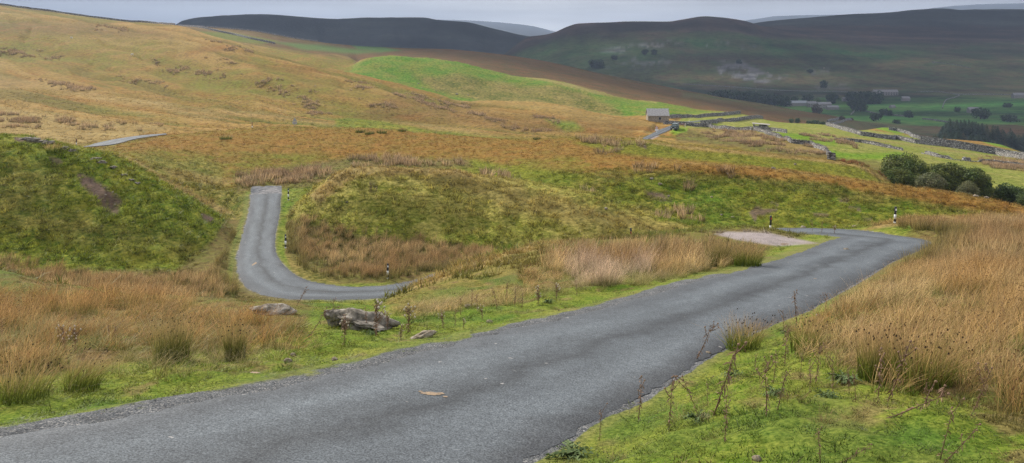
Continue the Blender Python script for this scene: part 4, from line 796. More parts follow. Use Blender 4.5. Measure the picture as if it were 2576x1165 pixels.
# ---------------------------------------------------------------- dry stone walls
def wall(pts, ym, yM, h, label, th=.6, gaps=0., name='dry_stone_wall', cope=True, far=False):
    h *= .88; th *= .85
    q = [hit(u, v, ym, yM) for u, v in pts]; ln = sum((b-a).length for a, b in zip(q, q[1:])); st = .7 if not far else 3.
    P_ = resample([(a.x, a.y) for a in q], max(4, int(ln/st))); g = np.random.default_rng(len(pts)+int(ln)); n_ = len(P_)
    T = np.gradient(P_, axis=0); T /= np.hypot(*T.T)[:, None]; Nn = np.c_[-T[:, 1], T[:, 0]]
    z = np.array([zat(*p) for p in P_]); z = np.convolve(np.r_[z[0], z, z[-1]], [.25, .5, .25], 'valid')
    hh = h*(1-.05*g.random(n_)-.06*np.abs(fbm(np.arange(n_)*.25, np.zeros(n_), 3, int(ln)))*2); hh = hh*(1-gaps*sstep(.02, .16, fbm(np.arange(n_)*.09, np.zeros(n_)+7, 3, 5)))
    prof = [(-th/2, -.5), (-th*.42, .5), (-th*.3, 1), (th*.3, 1), (th*.42, .5), (th/2, -.5)]
    V = np.zeros((n_, 6, 3))
    for k, (o_, zz) in enumerate(prof):
        j = g.normal(0, .035, n_); V[:, k, :2] = P_+Nn*(o_+j)[:, None]; V[:, k, 2] = z+(hh*zz if zz > 0 else zz)
    c0 = V.mean((0, 1)); c0[2] = z.mean(); t = empty(name, tuple(c0), 0, label, 'stone wall')
    o = mesh_np('wall_body', (V-c0).reshape(-1, 3), np.concatenate([grid_faces(n_, 6), [(0, 1, 4, 5), (1, 2, 3, 4), (n_*6-1, n_*6-2, n_*6-5, n_*6-6), (n_*6-2, n_*6-3, n_*6-4, n_*6-5)]]), M_wall, smooth=False); part(o, t)
    if cope:
        mb = MB(); stp = .45 if ln < 60 else .6 if ln < 200 else 1.; s = 0; cum = np.r_[0, np.cumsum(np.hypot(*np.diff(P_, axis=0).T))]
        while s < cum[-1]:
            x = np.interp(s, cum, P_[:, 0]); y = np.interp(s, cum, P_[:, 1]); zz = np.interp(s, cum, z+hh); i = min(int(np.searchsorted(cum, s)), n_-1)
            if np.interp(s, cum, hh) > .55*h: mb.box((x-c0[0], y-c0[1], zz-c0[2]+.06), (stp*(.5+.4*g.random()), th*.8, .10+.13*g.random()), math.atan2(T[i, 1], T[i, 0])+g.normal(0, .15), g.normal(0, .25))
            s += stp*(.8+.4*g.random())
        mb.build('coping', M_cope, t)
    return t
wall([(1684,298),(1725,296),(1771,294),(1821,290.5),(1862,286.5)], 330, 470, 1.45, 'dry stone wall running uphill from the right end of the roadside barn')
wall([(1762,312.5),(1783,312),(1808,307),(1859,304),(1918,299.5)], 296, 430, 1.5, 'dry stone wall curving up to the field edge behind the far road')
wall([(1668,310),(1691,312.5),(1727,315.5),(1771,318),(1833,327),(1891,328)], 270, 312, 1.35, 'low dry stone wall behind the green car, ending at the slab roofed pen')
wall([(1894,328),(1916,333),(1934,339.5),(1960,348),(1990,360),(2040,366),(2070,379),(2081,390),(2084,404),(2100,407)], 127, 292, 1.15, 'dry stone wall winding downhill from the pen to the bushy gully')
wall([(1924,328),(1947,330.5),(1978,335)], 240, 292, 1.2, 'short dry stone wall stub right of the slab roofed pen')
wall([(2078,314.5),(2114,326),(2166,341),(2235,350),(2253,350),(2303,361),(2378,369),(2453,380),(2503,389),(2575,402),(2640,412)], 215, 380, 1.6, 'long thick dry stone wall sloping down to the right edge, the lower of a pair', .8)
wall([(2235,327),(2255,330),(2280,337),(2300,347),(2320,351.5),(2378,359),(2453,371),(2503,380),(2575,393),(2640,403)], 300, 430, 1.5, 'upper dry stone wall curving round the bright green bump', .8)
wall([(2100,352),(2159,358),(2200,365),(2270,379)], 200, 300, .95, 'low tumbled wall crossing the bright field left of the round tree', .7, .3)
wall([(2318,386),(2338,390),(2357,395),(2399,402),(2430,405),(2467,408),(2520,413),(2575,419),(2640,425)], 185, 290, .9, 'broken down wall crossing the field above the bushes', .7, .8)
wall([(0,12),(100,24),(173,36),(345,56),(440,66)], 500, 660, 1.3, 'dark skyline wall on the upper left hillside', .7, 0, cope=False)
wall([(448,66),(535,77),(587,88),(639,100),(691,111)], 560, 900, 1.7, 'distant wall slanting down the green field beyond the hillside', .9, 0, cope=False)
wall([(470,66),(587,73.5),(700,89),(800,103)], 780, 990, 1.5, 'thin wall along the ridge below the blue fell', .9, 0, cope=False, far=True)
FW = [([(2139,289),(2146,283),(2153,277),(2205,287),(2280,294)], 'grey field wall bending below the pair of farmyard trees'), ([(2081,307),(2100,302),(2113,299)], 'short wall beside the brown bush at the foot of the moor'),
      ([(2092,313),(2120,306),(2140,303)], 'wall leading up the green strip under the brown bush'), ([(2370,273),(2373,262),(2380,252),(2404,238),(2366,232),(2304,231)], 'looping wall round the upper pasture at the right'),
      ([(1717,212),(1850,220),(1993,229),(2200,233)], 'thin track wall along the foot of the scree fell'), ([(2404,238),(2480,238),(2575,240)], 'faint wall running to the right edge below the moor'),
      ([(2320,300),(2390,309),(2450,318)], 'field wall under the solitary round tree'), ([(2345,160),(2350,158),(2343,156),(2400,163),(2440,172)], 'faint zigzag wall high on the moor')]
for pts, lb in FW: wall(pts, 650 if pts[0][1] > 295 else 1000, 2790, 2.0, lb, 1.6, 0, cope=False, far=True)

# ---------------------------------------------------------------- buildings
def house(name, loc, rz, w_, d_, h_, rh, label, cat, wm, rm, wins=(), door=None, chim=(), sh=1.):
    t = empty(name, loc, rz, label, cat); mb = MB()
    mb.prism([(-w_/2, -1.5), (w_/2, -1.5), (w_/2, h_), (-w_/2, h_)], -d_/2, d_/2)
    mb.v += [(-w_/2+.001, -d_/2, h_), (-w_/2+.001, d_/2, h_), (-w_/2+.001, 0, h_+rh), (w_/2-.001, -d_/2, h_), (w_/2-.001, d_/2, h_), (w_/2-.001, 0, h_+rh)]; k = len(mb.v); mb.f += [(k-6, k-5, k-4), (k-3, k-1, k-2)]
    mb.build('wall', wm, t)
    ro = MB(); e = .25; sl_ = rh/(d_/2)
    for s in (-1, 1):
        i = len(ro.v)
        ro.v += [(-w_/2-e, s*(d_/2+e), h_-e*sl_+.03), (w_/2+e, s*(d_/2+e), h_-e*sl_+.03), (w_/2+e, 0, h_+rh+.04), (-w_/2-e, 0, h_+rh+.04)]; ro.v += [(x, y, z+.16) for x, y, z in ro.v[i:i+4]]
        ro.f += [(i, i+1, i+2, i+3), (i+4, i+7, i+6, i+5)]+[(i+a, i+4+a, i+4+(a+1) % 4, i+(a+1) % 4) for a in range(4)]
    ro = ro.build('roof', rm, t)
    for cx_ in chim: MB().box((cx_, 0, h_+rh+.5), (.7, .7, 1.3)).build('chimney', wm, ro)
    for (x, z, ww, wh) in wins:
        wf = MB().box((x, -d_/2-.02, z), (ww+.24, .1, wh+.24)).build('window', M_lint, t); MB().box((x, -d_/2-.08, z), (ww, .03, wh)).build('pane', M_dark, wf)
    if door: MB().box((door, -d_/2-.03, 1.0), (1.1, .08, 2.0)).build('door', M_dark, t)
    return t
M_lint = flat('stone_lintel', (.38,.35,.32)); M_sheet = flat('grey_sheet_roof', (.30,.31,.33), .5); M_fstone = flat('pale_limestone', (.24,.22,.20), noise=.8); M_froof = flat('farm_slates', (.25,.235,.235), noise=.6)
p = hit(1656, 303, 290, 330); p.x += 0
barn = house('field_barn', (p.x, p.y+2.5, p.z-.5), R(-2), 7.6, 6.4, 2.9, 2.3, 'small stone field barn with a pale slate roof beside the far road', 'barn', M_barn, M_slate, [(.5, 1.9, .7, .9)])
# its lean-to end
def bld(u, v, ym, yM, *a, **k):
    q = hit(u, v, ym, yM); return house(a[0], (q.x, q.y, q.z-.3), *a[1:], **k)
bld(2001, 267, 1300, 1700, 'farm_barn', R(3), 35, 12, 5.5, 3.5, 'long low farm barn with a grey sheet roof, leftmost in the dale farm', 'barn', M_fstone, M_sheet)
bld(2041, 269, 1300, 1700, 'farmhouse', R(-4), 14, 8, 6, 3, 'stone farmhouse half hidden behind the dark tree', 'farmhouse', M_fstone, M_froof, [(-4.5,4.3,1.1,1.4),(-1,4.3,1.1,1.4),(-4.5,1.5,1.1,1.4)], chim=(-6.3, 6.3))
bld(2072, 273, 1300, 1700, 'farmhouse', R(6), 21, 8, 7, 3, 'tall stone farmhouse right of the dark tree', 'farmhouse', M_fstone, M_froof, [(-7,5,1.2,1.5),(-2,5,1.2,1.5),(3,5,1.2,1.5),(8,5,1.2,1.5),(-2,1.7,1.2,1.5),(8,1.7,1.2,1.5)], 3., (-9.8, 9.8))
bld(2093, 276, 1250, 1700, 'farm_shed', R(2), 17, 9, 4, 2.5, 'low grey shed at the right end of the dale farm', 'shed', M_fstone, M_froof)
bld(2127, 255, 1300, 1900, 'field_barn', R(0), 12, 8, 4.8, 3, 'small pale field barn between the dark dale trees', 'barn', M_fstone, M_froof)
bld(2226, 240, 1500, 2300, 'farm_terrace', R(0), 46, 9, 7, 4, 'long terrace of farm buildings under the fell with rows of windows', 'farmhouse', M_fstone, M_froof, [(x, z, 1.8, 1.8) for x in range(-20, 21, 5) for z in (2, 5)], chim=(-22, -8, 8, 22))
bld(2277, 254, 1300, 2000, 'field_barn', R(0), 13, 8, 5, 3, 'lone field barn right of the long farm terrace', 'barn', M_fstone, M_froof)
bld(2447, 284, 1000, 1500, 'field_barn', R(0), 14, 8, 5, 3, 'field barn above the conifer plantation', 'barn', M_fstone, M_froof)
bld(2562, 247, 1300, 2000, 'field_barn', R(0), 22, 9, 6, 3.5, 'pale barn at the far right edge of the dale', 'barn', M_fstone, M_froof)
bld(2244, 272, 1100, 1500, 'stone_hut', R(20), 8, 6, 3, 2, 'tiny stone hut at a wall junction in the green fields', 'hut', M_fstone, M_froof)
# slab roofed pen
a = hit(1896, 328, 260, 300)
t = empty('stone_pen', tuple(a), R(-14), 'stone pen with a pale slab roof over a dark opening where the walls meet', 'stone pen')
MB().box((2.2, 0, .6), (4.6, .5, 2.0)).box((0, 1.5, .7), (.5, 3, 2.2)).box((4.4, 1.5, .5), (.5, 3, 1.6)).build('wall', M_wall, t)
MB().box((2.3, 1.5, 2.05), (5.6, 3.6, .18), 0, .07).build('roof_slab', M_lint, t); MB().box((2.9, .1, 1.68), (2.6, .5, .34)).build('opening', M_dark, t)  # the opening is a black block, its inner shade put into the colour

# ---------------------------------------------------------------- trees
def leaf_mat(name, a, b2, k=1.):
    m, n, l, b = mat(name); x = nnoise(n, l, gpos(n), .5*k, 4, .6); br_ = nattr(n, 'br', out='Fac')
    c = nmix(n, l, nmap(n, l, x, .38, .62), a, b2); c = nmix(n, l, 1., c, nramp(n, l, br_, [(0, (.55,.55,.55)), (1, (1.5,1.5,1.4))]), 'MULTIPLY')
    l.new(c, b.inputs['Base Color']); b.inputs['Roughness'].default_value = .6
    tr = n.new('ShaderNodeBsdfTranslucent'); l.new(c, tr.inputs['Color']); ms = n.new('ShaderNodeMixShader'); ms.inputs[0].default_value = .25
    l.new(b.outputs[0], ms.inputs[1]); l.new(tr.outputs[0], ms.inputs[2]); l.new(ms.outputs[0], n['Material Output'].inputs['Surface']); return m
L_dark = leaf_mat('dark_leaves', (.022,.040,.012), (.045,.07,.016), .3); L_green = leaf_mat('hawthorn_leaves', (.07,.105,.018), (.14,.155,.035), 1.); L_grey = leaf_mat('willow_leaves', (.12,.135,.06), (.18,.17,.08), 1.)
L_light = leaf_mat('light_leaves', (.07,.12,.025), (.12,.16,.04), .4); L_fir = leaf_mat('fir_needles', (.014,.032,.016), (.03,.052,.022), .3); L_larch = leaf_mat('larch_needles', (.06,.065,.02), (.09,.075,.03), .3); L_bush = leaf_mat('bush_leaves', (.05,.09,.02), (.09,.12,.03), .6)
L_brown = leaf_mat('autumn_leaves', (.07,.045,.025), (.10,.06,.03), .4)
def crown_np(seed, lobes, nl, size, squash=.8, leafsq=.6):
    """leaves spread through a cluster of lobes; unit crown about 1 tall"""
    g = np.random.default_rng(seed); C, Rr = [], []
    for i in range(lobes):
        a = g.uniform(0, 6.283); e = g.uniform(-.6, 1); rr = .34*math.sqrt(g.random()+.15) if i else 0
        C.append((rr*math.cos(a), rr*math.sin(a), .40+.40*e*(1-rr*1.1))); Rr.append(g.uniform(.13, .24) if i else .33)
    C = np.array(C); Rr = np.array(Rr); k = g.choice(lobes, nl, p=Rr**2/np.sum(Rr**2)); d = g.normal(size=(nl, 3)); d /= np.linalg.norm(d, axis=1)[:, None]
    rad = Rr[k]*(.55+.5*np.sqrt(g.random(nl))); c = C[k]+d*rad[:, None]*(1, 1, squash); c[:, 2] = np.maximum(c[:, 2], .03+.12*g.random(nl))
    nrm = d+g.normal(0, .55, (nl, 3)); nrm /= np.linalg.norm(nrm, axis=1)[:, None]; a = np.cross(nrm, g.normal(size=(nl, 3))); a /= np.linalg.norm(a, axis=1)[:, None]; b_ = np.cross(nrm, a)
    s = size*g.uniform(.5, 1.3, nl)[:, None]; V = np.stack([c-a*s, c-b_*s*leafsq, c+a*s, c+b_*s*leafsq], 1).reshape(-1, 3)
    return V, np.arange(nl*4).reshape(-1, 4), np.repeat(g.random(nl), 4)
def make_tree(name, seed, lm, lobes, nl, size, trunk=True, squash=1.0, loc=(0, 0, -500)):
    t = empty(name, loc); V, Fc, br_ = crown_np(seed, lobes, nl, size, squash); o = mesh_np('crown', V, Fc, lm, smooth=False); vattr(o.data, 'br', br_); part(o, t)
    g = np.random.default_rng(seed); mb = MB(); mb.tube([(0, 0, -.06), (.01, 0, .2), (.02, .01, .42), (.0, .0, .62)], [.045, .034, .024, .008], 7)
    for i in range(5):
        a = g.uniform(0, 6.28); z0 = g.uniform(.18, .4); r_ = g.uniform(.2, .34); mb.tube([(0.01, 0, z0), (math.cos(a)*r_*.5, math.sin(a)*r_*.5, z0+.14), (math.cos(a)*r_, math.sin(a)*r_, z0+.3)], [.02, .013, .004], 5)
    mb.build('trunk', M_bark, t, smooth=True); return t
def make_fir(seed, lm, n_=1100):
    g = np.random.default_rng(seed); t = empty('conifer', (0, 0, -500)); z = g.random(n_)**.8; r_ = .30*(1-z)**.75*(.55+.5*g.random(n_))*(1+.15*np.sin(z*60)); a = g.uniform(0, 6.283, n_)
    c = np.stack([r_*np.cos(a), r_*np.sin(a), .07+z*.93-r_*.25], -1); d = np.stack([np.cos(a), np.sin(a), -.45+0*a], -1); s_ = np.stack([-np.sin(a), np.cos(a), 0*a], -1); q = .05*(1.15-z)[:, None]
    V = np.stack([c-d*q, c-s_*q*.5, c+d*q*1.2, c+s_*q*.5], 1).reshape(-1, 3); o = mesh_np('crown', V, np.arange(n_*4).reshape(-1, 4), lm, smooth=False); vattr(o.data, 'br', np.repeat(g.random(n_), 4)); part(o, t)
    MB().tube([(0, 0, -.05), (0, 0, .5), (0, 0, .97)], [.016, .01, .002], 6).build('trunk', M_bark, t); return t
used = {}
def plant_at(proto, u, v, ym, yM, hpx, label, cat='tree', group=None, wide=1.):
    q = hit(u, v, ym, yM); h = hpx/F*q.y; sc = (h*wide, h*wide, h); q.z -= .10*h*(q.y > 900); rz = random.uniform(0, 6.28)
    if proto.name not in used:
        used[proto.name] = 1; proto.location = q-Vector((0, 0, .02*h)); proto.rotation_euler = (0, 0, rz); proto.scale = sc; tag(proto, label, cat, group); return proto
    return copy_thing(proto, q-Vector((0, 0, .02*h)), rz, label, cat, group, sc)
# near gully bushes
B = [make_tree('hawthorn_tree', 201, L_green, 26, 15000, .022), make_tree('hawthorn_tree', 202, L_green, 30, 15000, .022), make_tree('hawthorn_tree', 203, L_green, 28, 12000, .024), make_tree('willow_bush', 204, L_grey, 22, 9000, .028), make_tree('willow_bush', 205, L_bush, 24, 9000, .028)]
plant_at(B[0], 2284, 478, 134, 152, 114, 'tall round green hawthorn rising above the bushy gully, left of the spreading tree', wide=1.02)
plant_at(B[1], 2440, 499, 134, 152, 94, 'wide spreading green tree at the right of the gully clump', wide=1.25)
plant_at(B[2], 2378, 492, 136, 152, 88, 'dense green tree in the middle of the gully clump', wide=1.2)
plant_at(B[2], 2262, 484, 128, 145, 58, 'dark green bush low on the left under the tall round hawthorn', 'bush', wide=1.2)
plant_at(B[0], 2308, 494, 130, 145, 56, 'dark bush in the gully under the tall round hawthorn, on its right', 'bush', wide=1.2)
plant_at(B[0], 2476, 502, 128, 145, 52, 'green bush at the lower right edge of the gully clump', 'bush', wide=1.0)
plant_at(B[3], 2340, 494, 122, 140, 58, 'pale olive willow bush in front of the gully trees, the left one', 'bush', wide=1.35)
plant_at(B[3], 2436, 508, 120, 140, 54, 'pale brownish willow bush in front of the spreading tree', 'bush', wide=1.0)
plant_at(B[4], 2545, 520, 122, 140, 66, 'soft green bush by the right edge, behind the brown ridge', 'bush', wide=1.25)
plant_at(B[4], 2590, 530, 118, 140, 56, 'light green bush cut by the right edge of the picture', 'bush', wide=1.3)
plant_at(B[2], 2236, 436, 134, 150, 38, 'small dark bush at the top left of the gully beside red bracken', 'bush', wide=1.2)
# trees of the dale
T_ = [make_tree('dale_tree', 210+i, L_dark, 16, 1300, .055) for i in range(4)]; T_l = make_tree('dale_tree', 220, L_light, 16, 1300, .055); T_b = make_tree('brown_tree', 222, L_brown, 14, 1200, .055); S_ = make_tree('round_shrub', 225, L_bush, 14, 1500, .06)
DT = [(1812,257,30,1.5,0,'broad dark tree at the left end of the dale tree belt'),(1838,258,34,1.4,1,'dark tree second from the left in the dale belt'),(1862,260,32,1.2,2,'third dark tree from the left in the dale belt'),(1886,262,33,1.0,3,'tall narrow dark tree standing apart in the dale belt'),
      (1908,265,30,1.3,0,'dark tree left in the middle trio of the belt'),(1926,265,32,1.2,1,'dark tree in the middle of the belt trio'),(1940,264,30,1.1,2,'dark tree right in the middle trio of the belt'),(1956,266,27,1.2,3,'rounded dark tree at the right part of the belt'),(1975,268,27,1.1,0,'dark tree behind the left end of the long farm barn'),
      (1994,266,26,1.1,1,'last dark tree of the belt, above the long farm barn'),(2030,258,24,1.1,2,'dark round tree behind the farmhouse roofs'),(2094,262,28,1.1,3,'tall dark tree right of the farm, behind the low shed'),(2142,256,26,1.0,0,'dark tree right of the small pale field barn'),
      (2170,262,34,1.2,1,'big dark tree left of the long farm terrace'),(2190,262,36,1.3,2,'biggest dark tree, beside the long farm terrace'),(2144,278,26,1.0,3,'left of the pair of dark trees on the wall corner'),(2164,281,26,1.0,0,'right of the pair of dark trees on the wall corner'),
      (2222,290,18,1.0,1,'taller of two small trees in the green pasture'),(2236,291,16,1.0,2,'smaller of two small trees in the green pasture'),(2203,305,20,1.2,3,'round dark tree below the two small pasture trees'),(2286,296,18,1.1,0,'solitary round tree in the middle of the green fields'),
      (2254,311,11,1.4,1,'low dark bush right below the solitary round tree'),(2407,281,13,1.0,2,'small dark tree above the conifers'),(2465,300,28,1.3,3,'large hazy tree behind the conifer plantation'),(2541,306,18,2.0,0,'wide low dark tree right of the conifers'),(2534,270,12,1.5,1,'small hazy tree high at the right edge'),
      (1858,160,12,1.2,2,'dark tree on the crag above the scree'),(2037,184,10,1.6,3,'dark tree on the small crag right of the scree'),(2071,222,20,.8,0,'narrow tree on the rocky knoll above the farm'),(1500,170,22,1.6,1,'dark wood clump under the limestone scar'),(1545,150,12,1.2,2,'tree on the limestone scar, upper left'),(1622,138,14,1.2,3,'left tree on top of the scar'),(1644,138,14,1.0,0,'right tree on top of the scar')]
for u, v, h, wd, k, lb in DT: plant_at(T_[k], u, v, 1000, 2790, h*1.3, lb, 'tree', 'dark trees scattered in the far dale', wd)
plant_at(T_l, 2051, 268, 1300, 1800, 29, 'light green tree above the farmhouse roof', wide=1.0)
plant_at(T_b, 2053, 287, 1000, 1400, 30, 'dark reddish tree in front of the farmhouses', wide=1.0)
plant_at(T_b, 2117, 303, 600, 1100, 13, 'small brown tree at the end of the moor wall', wide=1.4); plant_at(T_b, 2142, 302, 600, 1100, 8, 'low brown bush right of the small brown tree', 'bush', wide=1.5)
for u, v, h, wd, lb in ((1991,311,16,1.0,'left of two green shrubs behind the bright field edge'),(2004,311,18,.9,'right of two green shrubs behind the bright field edge'),(2036,314,13,1.4,'leftmost in the row of green bushes behind the field edge'),(2050,314,15,1.4,'brightest and biggest in the row of green bushes behind the field edge'),
                        (2066,316,13,1.3,'third in the row of green bushes behind the field edge'),(2078,317,12,1.2,'last in the row of green bushes before the thick wall'),(2350,348,14,1.5,'light green bush left of the conifer plantation'),(2325,346,10,1.5,'low bush under the bright green bump'),
                        (2520,388,22,1.3,'green bush in front of the plantation at its right'),(2545,395,20,1.3,'green bush right of the plantation over the thick wall')):
    plant_at(S_, u, v, 430, 760, h, lb, 'bush', 'green bushes beyond the field walls', wd)
# conifer plantation
FIR = [make_fir(230+i, L_fir) for i in range(3)]+[make_fir(235, L_larch)]
LBF = ['dark conifer in the close plantation at the right', 'brownish larch among the dark conifers']
g = np.random.default_rng(77)
def top_line(u, back): return np.interp(u, [2330, 2352, 2400, 2450, 2500, 2530, 2575, 2640], [352, 340, 334, 340, 352, 366, 380, 395]) if not back else np.interp(u, [2366, 2385, 2440, 2500, 2540, 2575, 2640], [318, 302, 303, 318, 332, 342, 352])
for i in range(300):
    back = i % 5 in (1, 3); u = g.uniform(2366 if back else 2342, 2650); Yc = g.uniform(570, 640) if back else g.uniform(480, 540)
    x = (u-CX)/F*Yc; z = zat(x, Yc); ztop = -(top_line(u, back)+g.normal(2, 4)-HV)/F*Yc; hh = ztop-z; base = z
    if hh > 17: base = ztop-17; hh = 17
    if hh < 5: continue
    base = min(base, z) if hh < 17 else z; hh = ztop-z
    f = FIR[g.choice(4, p=[.3, .3, .22, .18])]; zn = ('left end', 'middle', 'right part')[0 if u < 2430 else 1 if u < 2520 else 2]; lb = ('brownish larch' if f is FIR[3] else 'dark conifer')+(' in the back row' if back else ' in the front row')+' of the plantation, '+zn; gp = 'larches in the plantation' if f is FIR[3] else 'conifers in the plantation'
    wd = min(hh, 16)*g.uniform(1.4, 1.9)
    if f.name not in used: used[f.name] = 1; f.location = (x, Yc, z); f.scale = (wd, wd, hh); tag(f, lb, 'conifer', gp)
    else: copy_thing(f, (x, Yc, z), g.uniform(0, 6), lb, 'conifer', gp, (wd, wd, hh))
# ---------------------------------------------------------------- marker posts
M_refl = flat('white_reflector', (.85,.85,.85), .3, .5); M_red = flat('red_reflector', (.45,.04,.03), .3, .5)
def marker(loc, label, tilt=0., back=False, h=1.05):
    t = empty('marker_post', loc, 0, label, 'marker post', 'black and white posts along the road'); t.rotation_euler = (0, tilt, random.uniform(-.25, .25)); t.scale = (1, 1, h/1.05)
    r_ = .068
    MB().tube([(0, 0, -.3), (0, 0, 1.0), (0, 0, 1.035), (0, 0, 1.05)], [r_, r_, r_*.8, r_*.4], 14).build('post', M_black, t, True)
    for z0, z1 in ((.0, .10), (.27, .56)) if not back else ((.0, .42),): MB().tube([(0, 0, z0-.0), (0, 0, z1)], r_+.003, 14).build('white_band', M_white, t, True)
    MB().box((.012, -r_-.004, .86), (.075, .012, .12)).build('reflector', M_red if back else M_refl, t); return t
q = hit(965, 718, 54, 62); marker(Vector((-8.35, 59.6, zat(-8.35, 59.6))), 'black and white marker post on the verge of the lower bend, before the rushes')
q = hit(725, 504, 80, 92); marker(q, 'black and white marker post on the grass at the top of the far road rise', h=1.15)
q = Vector(((718-CX)/F*69, 69, 0)); marker(Vector((q.x, q.y, zat(q.x, q.y))), 'marker post almost swallowed by rushes inside the long bend', h=1.1)
q = hit(2250, 578, 55, 60); marker(q, 'black and white marker post on the outside of the hairpin bend', .06)
x = (1937-CX)/F*60.6; marker(Vector((x, 60.6, -(540-HV)/F*60.6-1.2)), 'marker post with a dark top standing behind the gravel patch', .04, True, 1.15)
x = (1585-CX)/F*61; z = -(573-HV)/F*61-1.05; marker(Vector((x, 61, zat(x, 61))), 'dark marker post just peeping over the grassy bank', .02, True, max(.9, -(573-HV)/F*61-zat(x, 61)))
q = hit(192, 366, 132, 170); marker(q, 'tiny marker post by the far left stretch of road', 0, True)
q = hit(634, 323, 150, 240); marker(q, 'tiny dark marker post on the moor left of the road sign', 0, True, 1.2)
# ---------------------------------------------------------------- road signs
def tri(s, z): return [(-s/2, z), (s/2, z), (0, z+s*.866)]
M_sred = flat('sign_red', (.55,.03,.03), .5)
def sign(q, rz, label, front=True):
    t = empty('warning_sign', q, rz, label, 'road sign'); MB().tube([(0, 0, -.3), (0, 0, 2.0)], .045, 8).build('pole', M_steel if not front else M_white, t)
    MB().prism(tri(1.0, 1.35), -.07, -.05).build('triangle', M_sred if front else M_steel, t)
    if front: MB().prism(tri(.74, 1.43), -.078, -.072).build('sign_face', M_white, t); MB().box((0, -.083, 1.66), (.10, .008, .26)).box((.03, -.083, 1.55), (.22, .008, .07)).build('symbol', M_black, t)
    MB().box((0, -.06, 1.02), (.95, .02, .5)).build('plate', M_white if front else M_steel, t); return t
q = hit(1651, 334, 230, 300); q = hit(1651, 335.5, 230, 300); sign(q, R(3), 'white faced triangular warning sign beside the far road below the barn')
q = hit(741, 321, 150, 240); q.z -= .1; sign(q, R(185), 'grey back of a triangular road sign standing on the left moor', False)
# ---------------------------------------------------------------- red gate, poles
a = hit(1706, 318.5, 250, 292); b_ = hit(1727, 319.3, 250, 292); b_.y = a.y+.3
t = empty('field_gate', tuple(a), math.atan2(b_.y-a.y, b_.x-a.x), 'faded red bar gate between two pale posts behind the car', 'gate'); ln = (b_-a).length; M_rg = flat('faded_red', (.42,.14,.11), .6); M_pp = flat('pale_post', (.55,.48,.44))
for x in (0, ln): MB().box((x, 0, .55), (.16, .16, 1.4)).build('gatepost', M_pp, t)
mb = MB(); 
for z in (.2, .42, .64, .86, 1.05): mb.box((ln/2, 0, z), (ln-.2, .05, .05))
mb.box((ln*.33, .03, .62), (.05, .03, .9)).box((ln*.66, .03, .62), (.05, .03, .9)); mb.build('bars', M_rg, t)
def pole(q, h, r_, label, mt): t = MB().tube([(0, 0, -.3), (0, 0, h*.6), (.01, 0, h)], [r_, r_, r_*.8], 8).build('pole', mt); t.location = q; tag(t, label, 'pole')
pole(hit(1733, 307.5, 295, 380), .95, .08, 'short white post at the edge of the road behind the wall', M_white)
q = hit(2399, 362, 260, 400); pole(q, 1.9, .07, 'thin grey pole standing against the thick wall', M_steel); q = hit(2551, 395, 240, 380); pole(q, 1.9, .06, 'thin white pole at the right end of the thick wall', M_white)
# ---------------------------------------------------------------- parked car
q = hit(1697, 328, 250, 300); M_car = flat('dark_green_paint', (.055,.08,.07), .35, .5); M_glass = flat('car_glass', (.30,.35,.35), .08, 1.); M_tyre = flat('tyre', (.02,.02,.02)); M_roofc = flat('grey_roof', (.24,.28,.27), .35, .5)  # glass colour made pale to stand in for reflected sky
car = empty('parked_car', q+Vector((0, 0, .05)), R(-22), 'dark green boxy off-road car coming down the far road', 'car')
MB().box((0, 0, .78), (1.72, 4.3, .62)).box((0, -1.55, 1.08), (1.36, 1.15, .16), 0, 0, .96).build('body', M_car, car)
MB().prism([(-.84, 1.09), (.84, 1.09), (.74, 1.92), (-.74, 1.92)], -.75, 2.1).build('cabin', M_car, car)
MB().box((0, .68, 1.96), (1.5, 2.9, .08)).build('roof', M_roofc, car)
MB().box((0, -.772, 1.5), (1.34, .04, .52)).build('windscreen', M_glass, car)
for s in (-1, 1):
    for y in (-.2, .75, 1.6): MB().box((s*.802, y, 1.52), (.03, .75, .42), 0, -s*.12).build('side_window', M_glass, car)
    MB().tube([(s*.52, -2.15, .92), (s*.52, -2.19, .92)], .12, 12).build('headlight', M_refl, car); MB().box((s*1.0, -.8, 1.25), (.22, .08, .22)).build('mirror', M_black, car)
    for y in (-1.35, 1.35):
        wh = MB().tube([(s*.66, y, .38), (s*.90, y, .38)], .39, 16).build('wheel', M_tyre, car); MB().tube([(s*.895, y, .38), (s*.91, y, .38)], .20, 10).build('rim', M_steel, wh)
        MB().box((s*.84, y, .82), (.16, 1.0, .14)).build('wheel_arch', M_black, car)
MB().box((0, -2.16, .88), (.66, .04, .34)).build('grille', M_black, car); MB().box((0, -2.22, .55), (1.75, .14, .16)).build('bumper', M_black, car); MB().box((0, -2.30, .60), (.52, .02, .13)).build('number_plate', M_white, car)
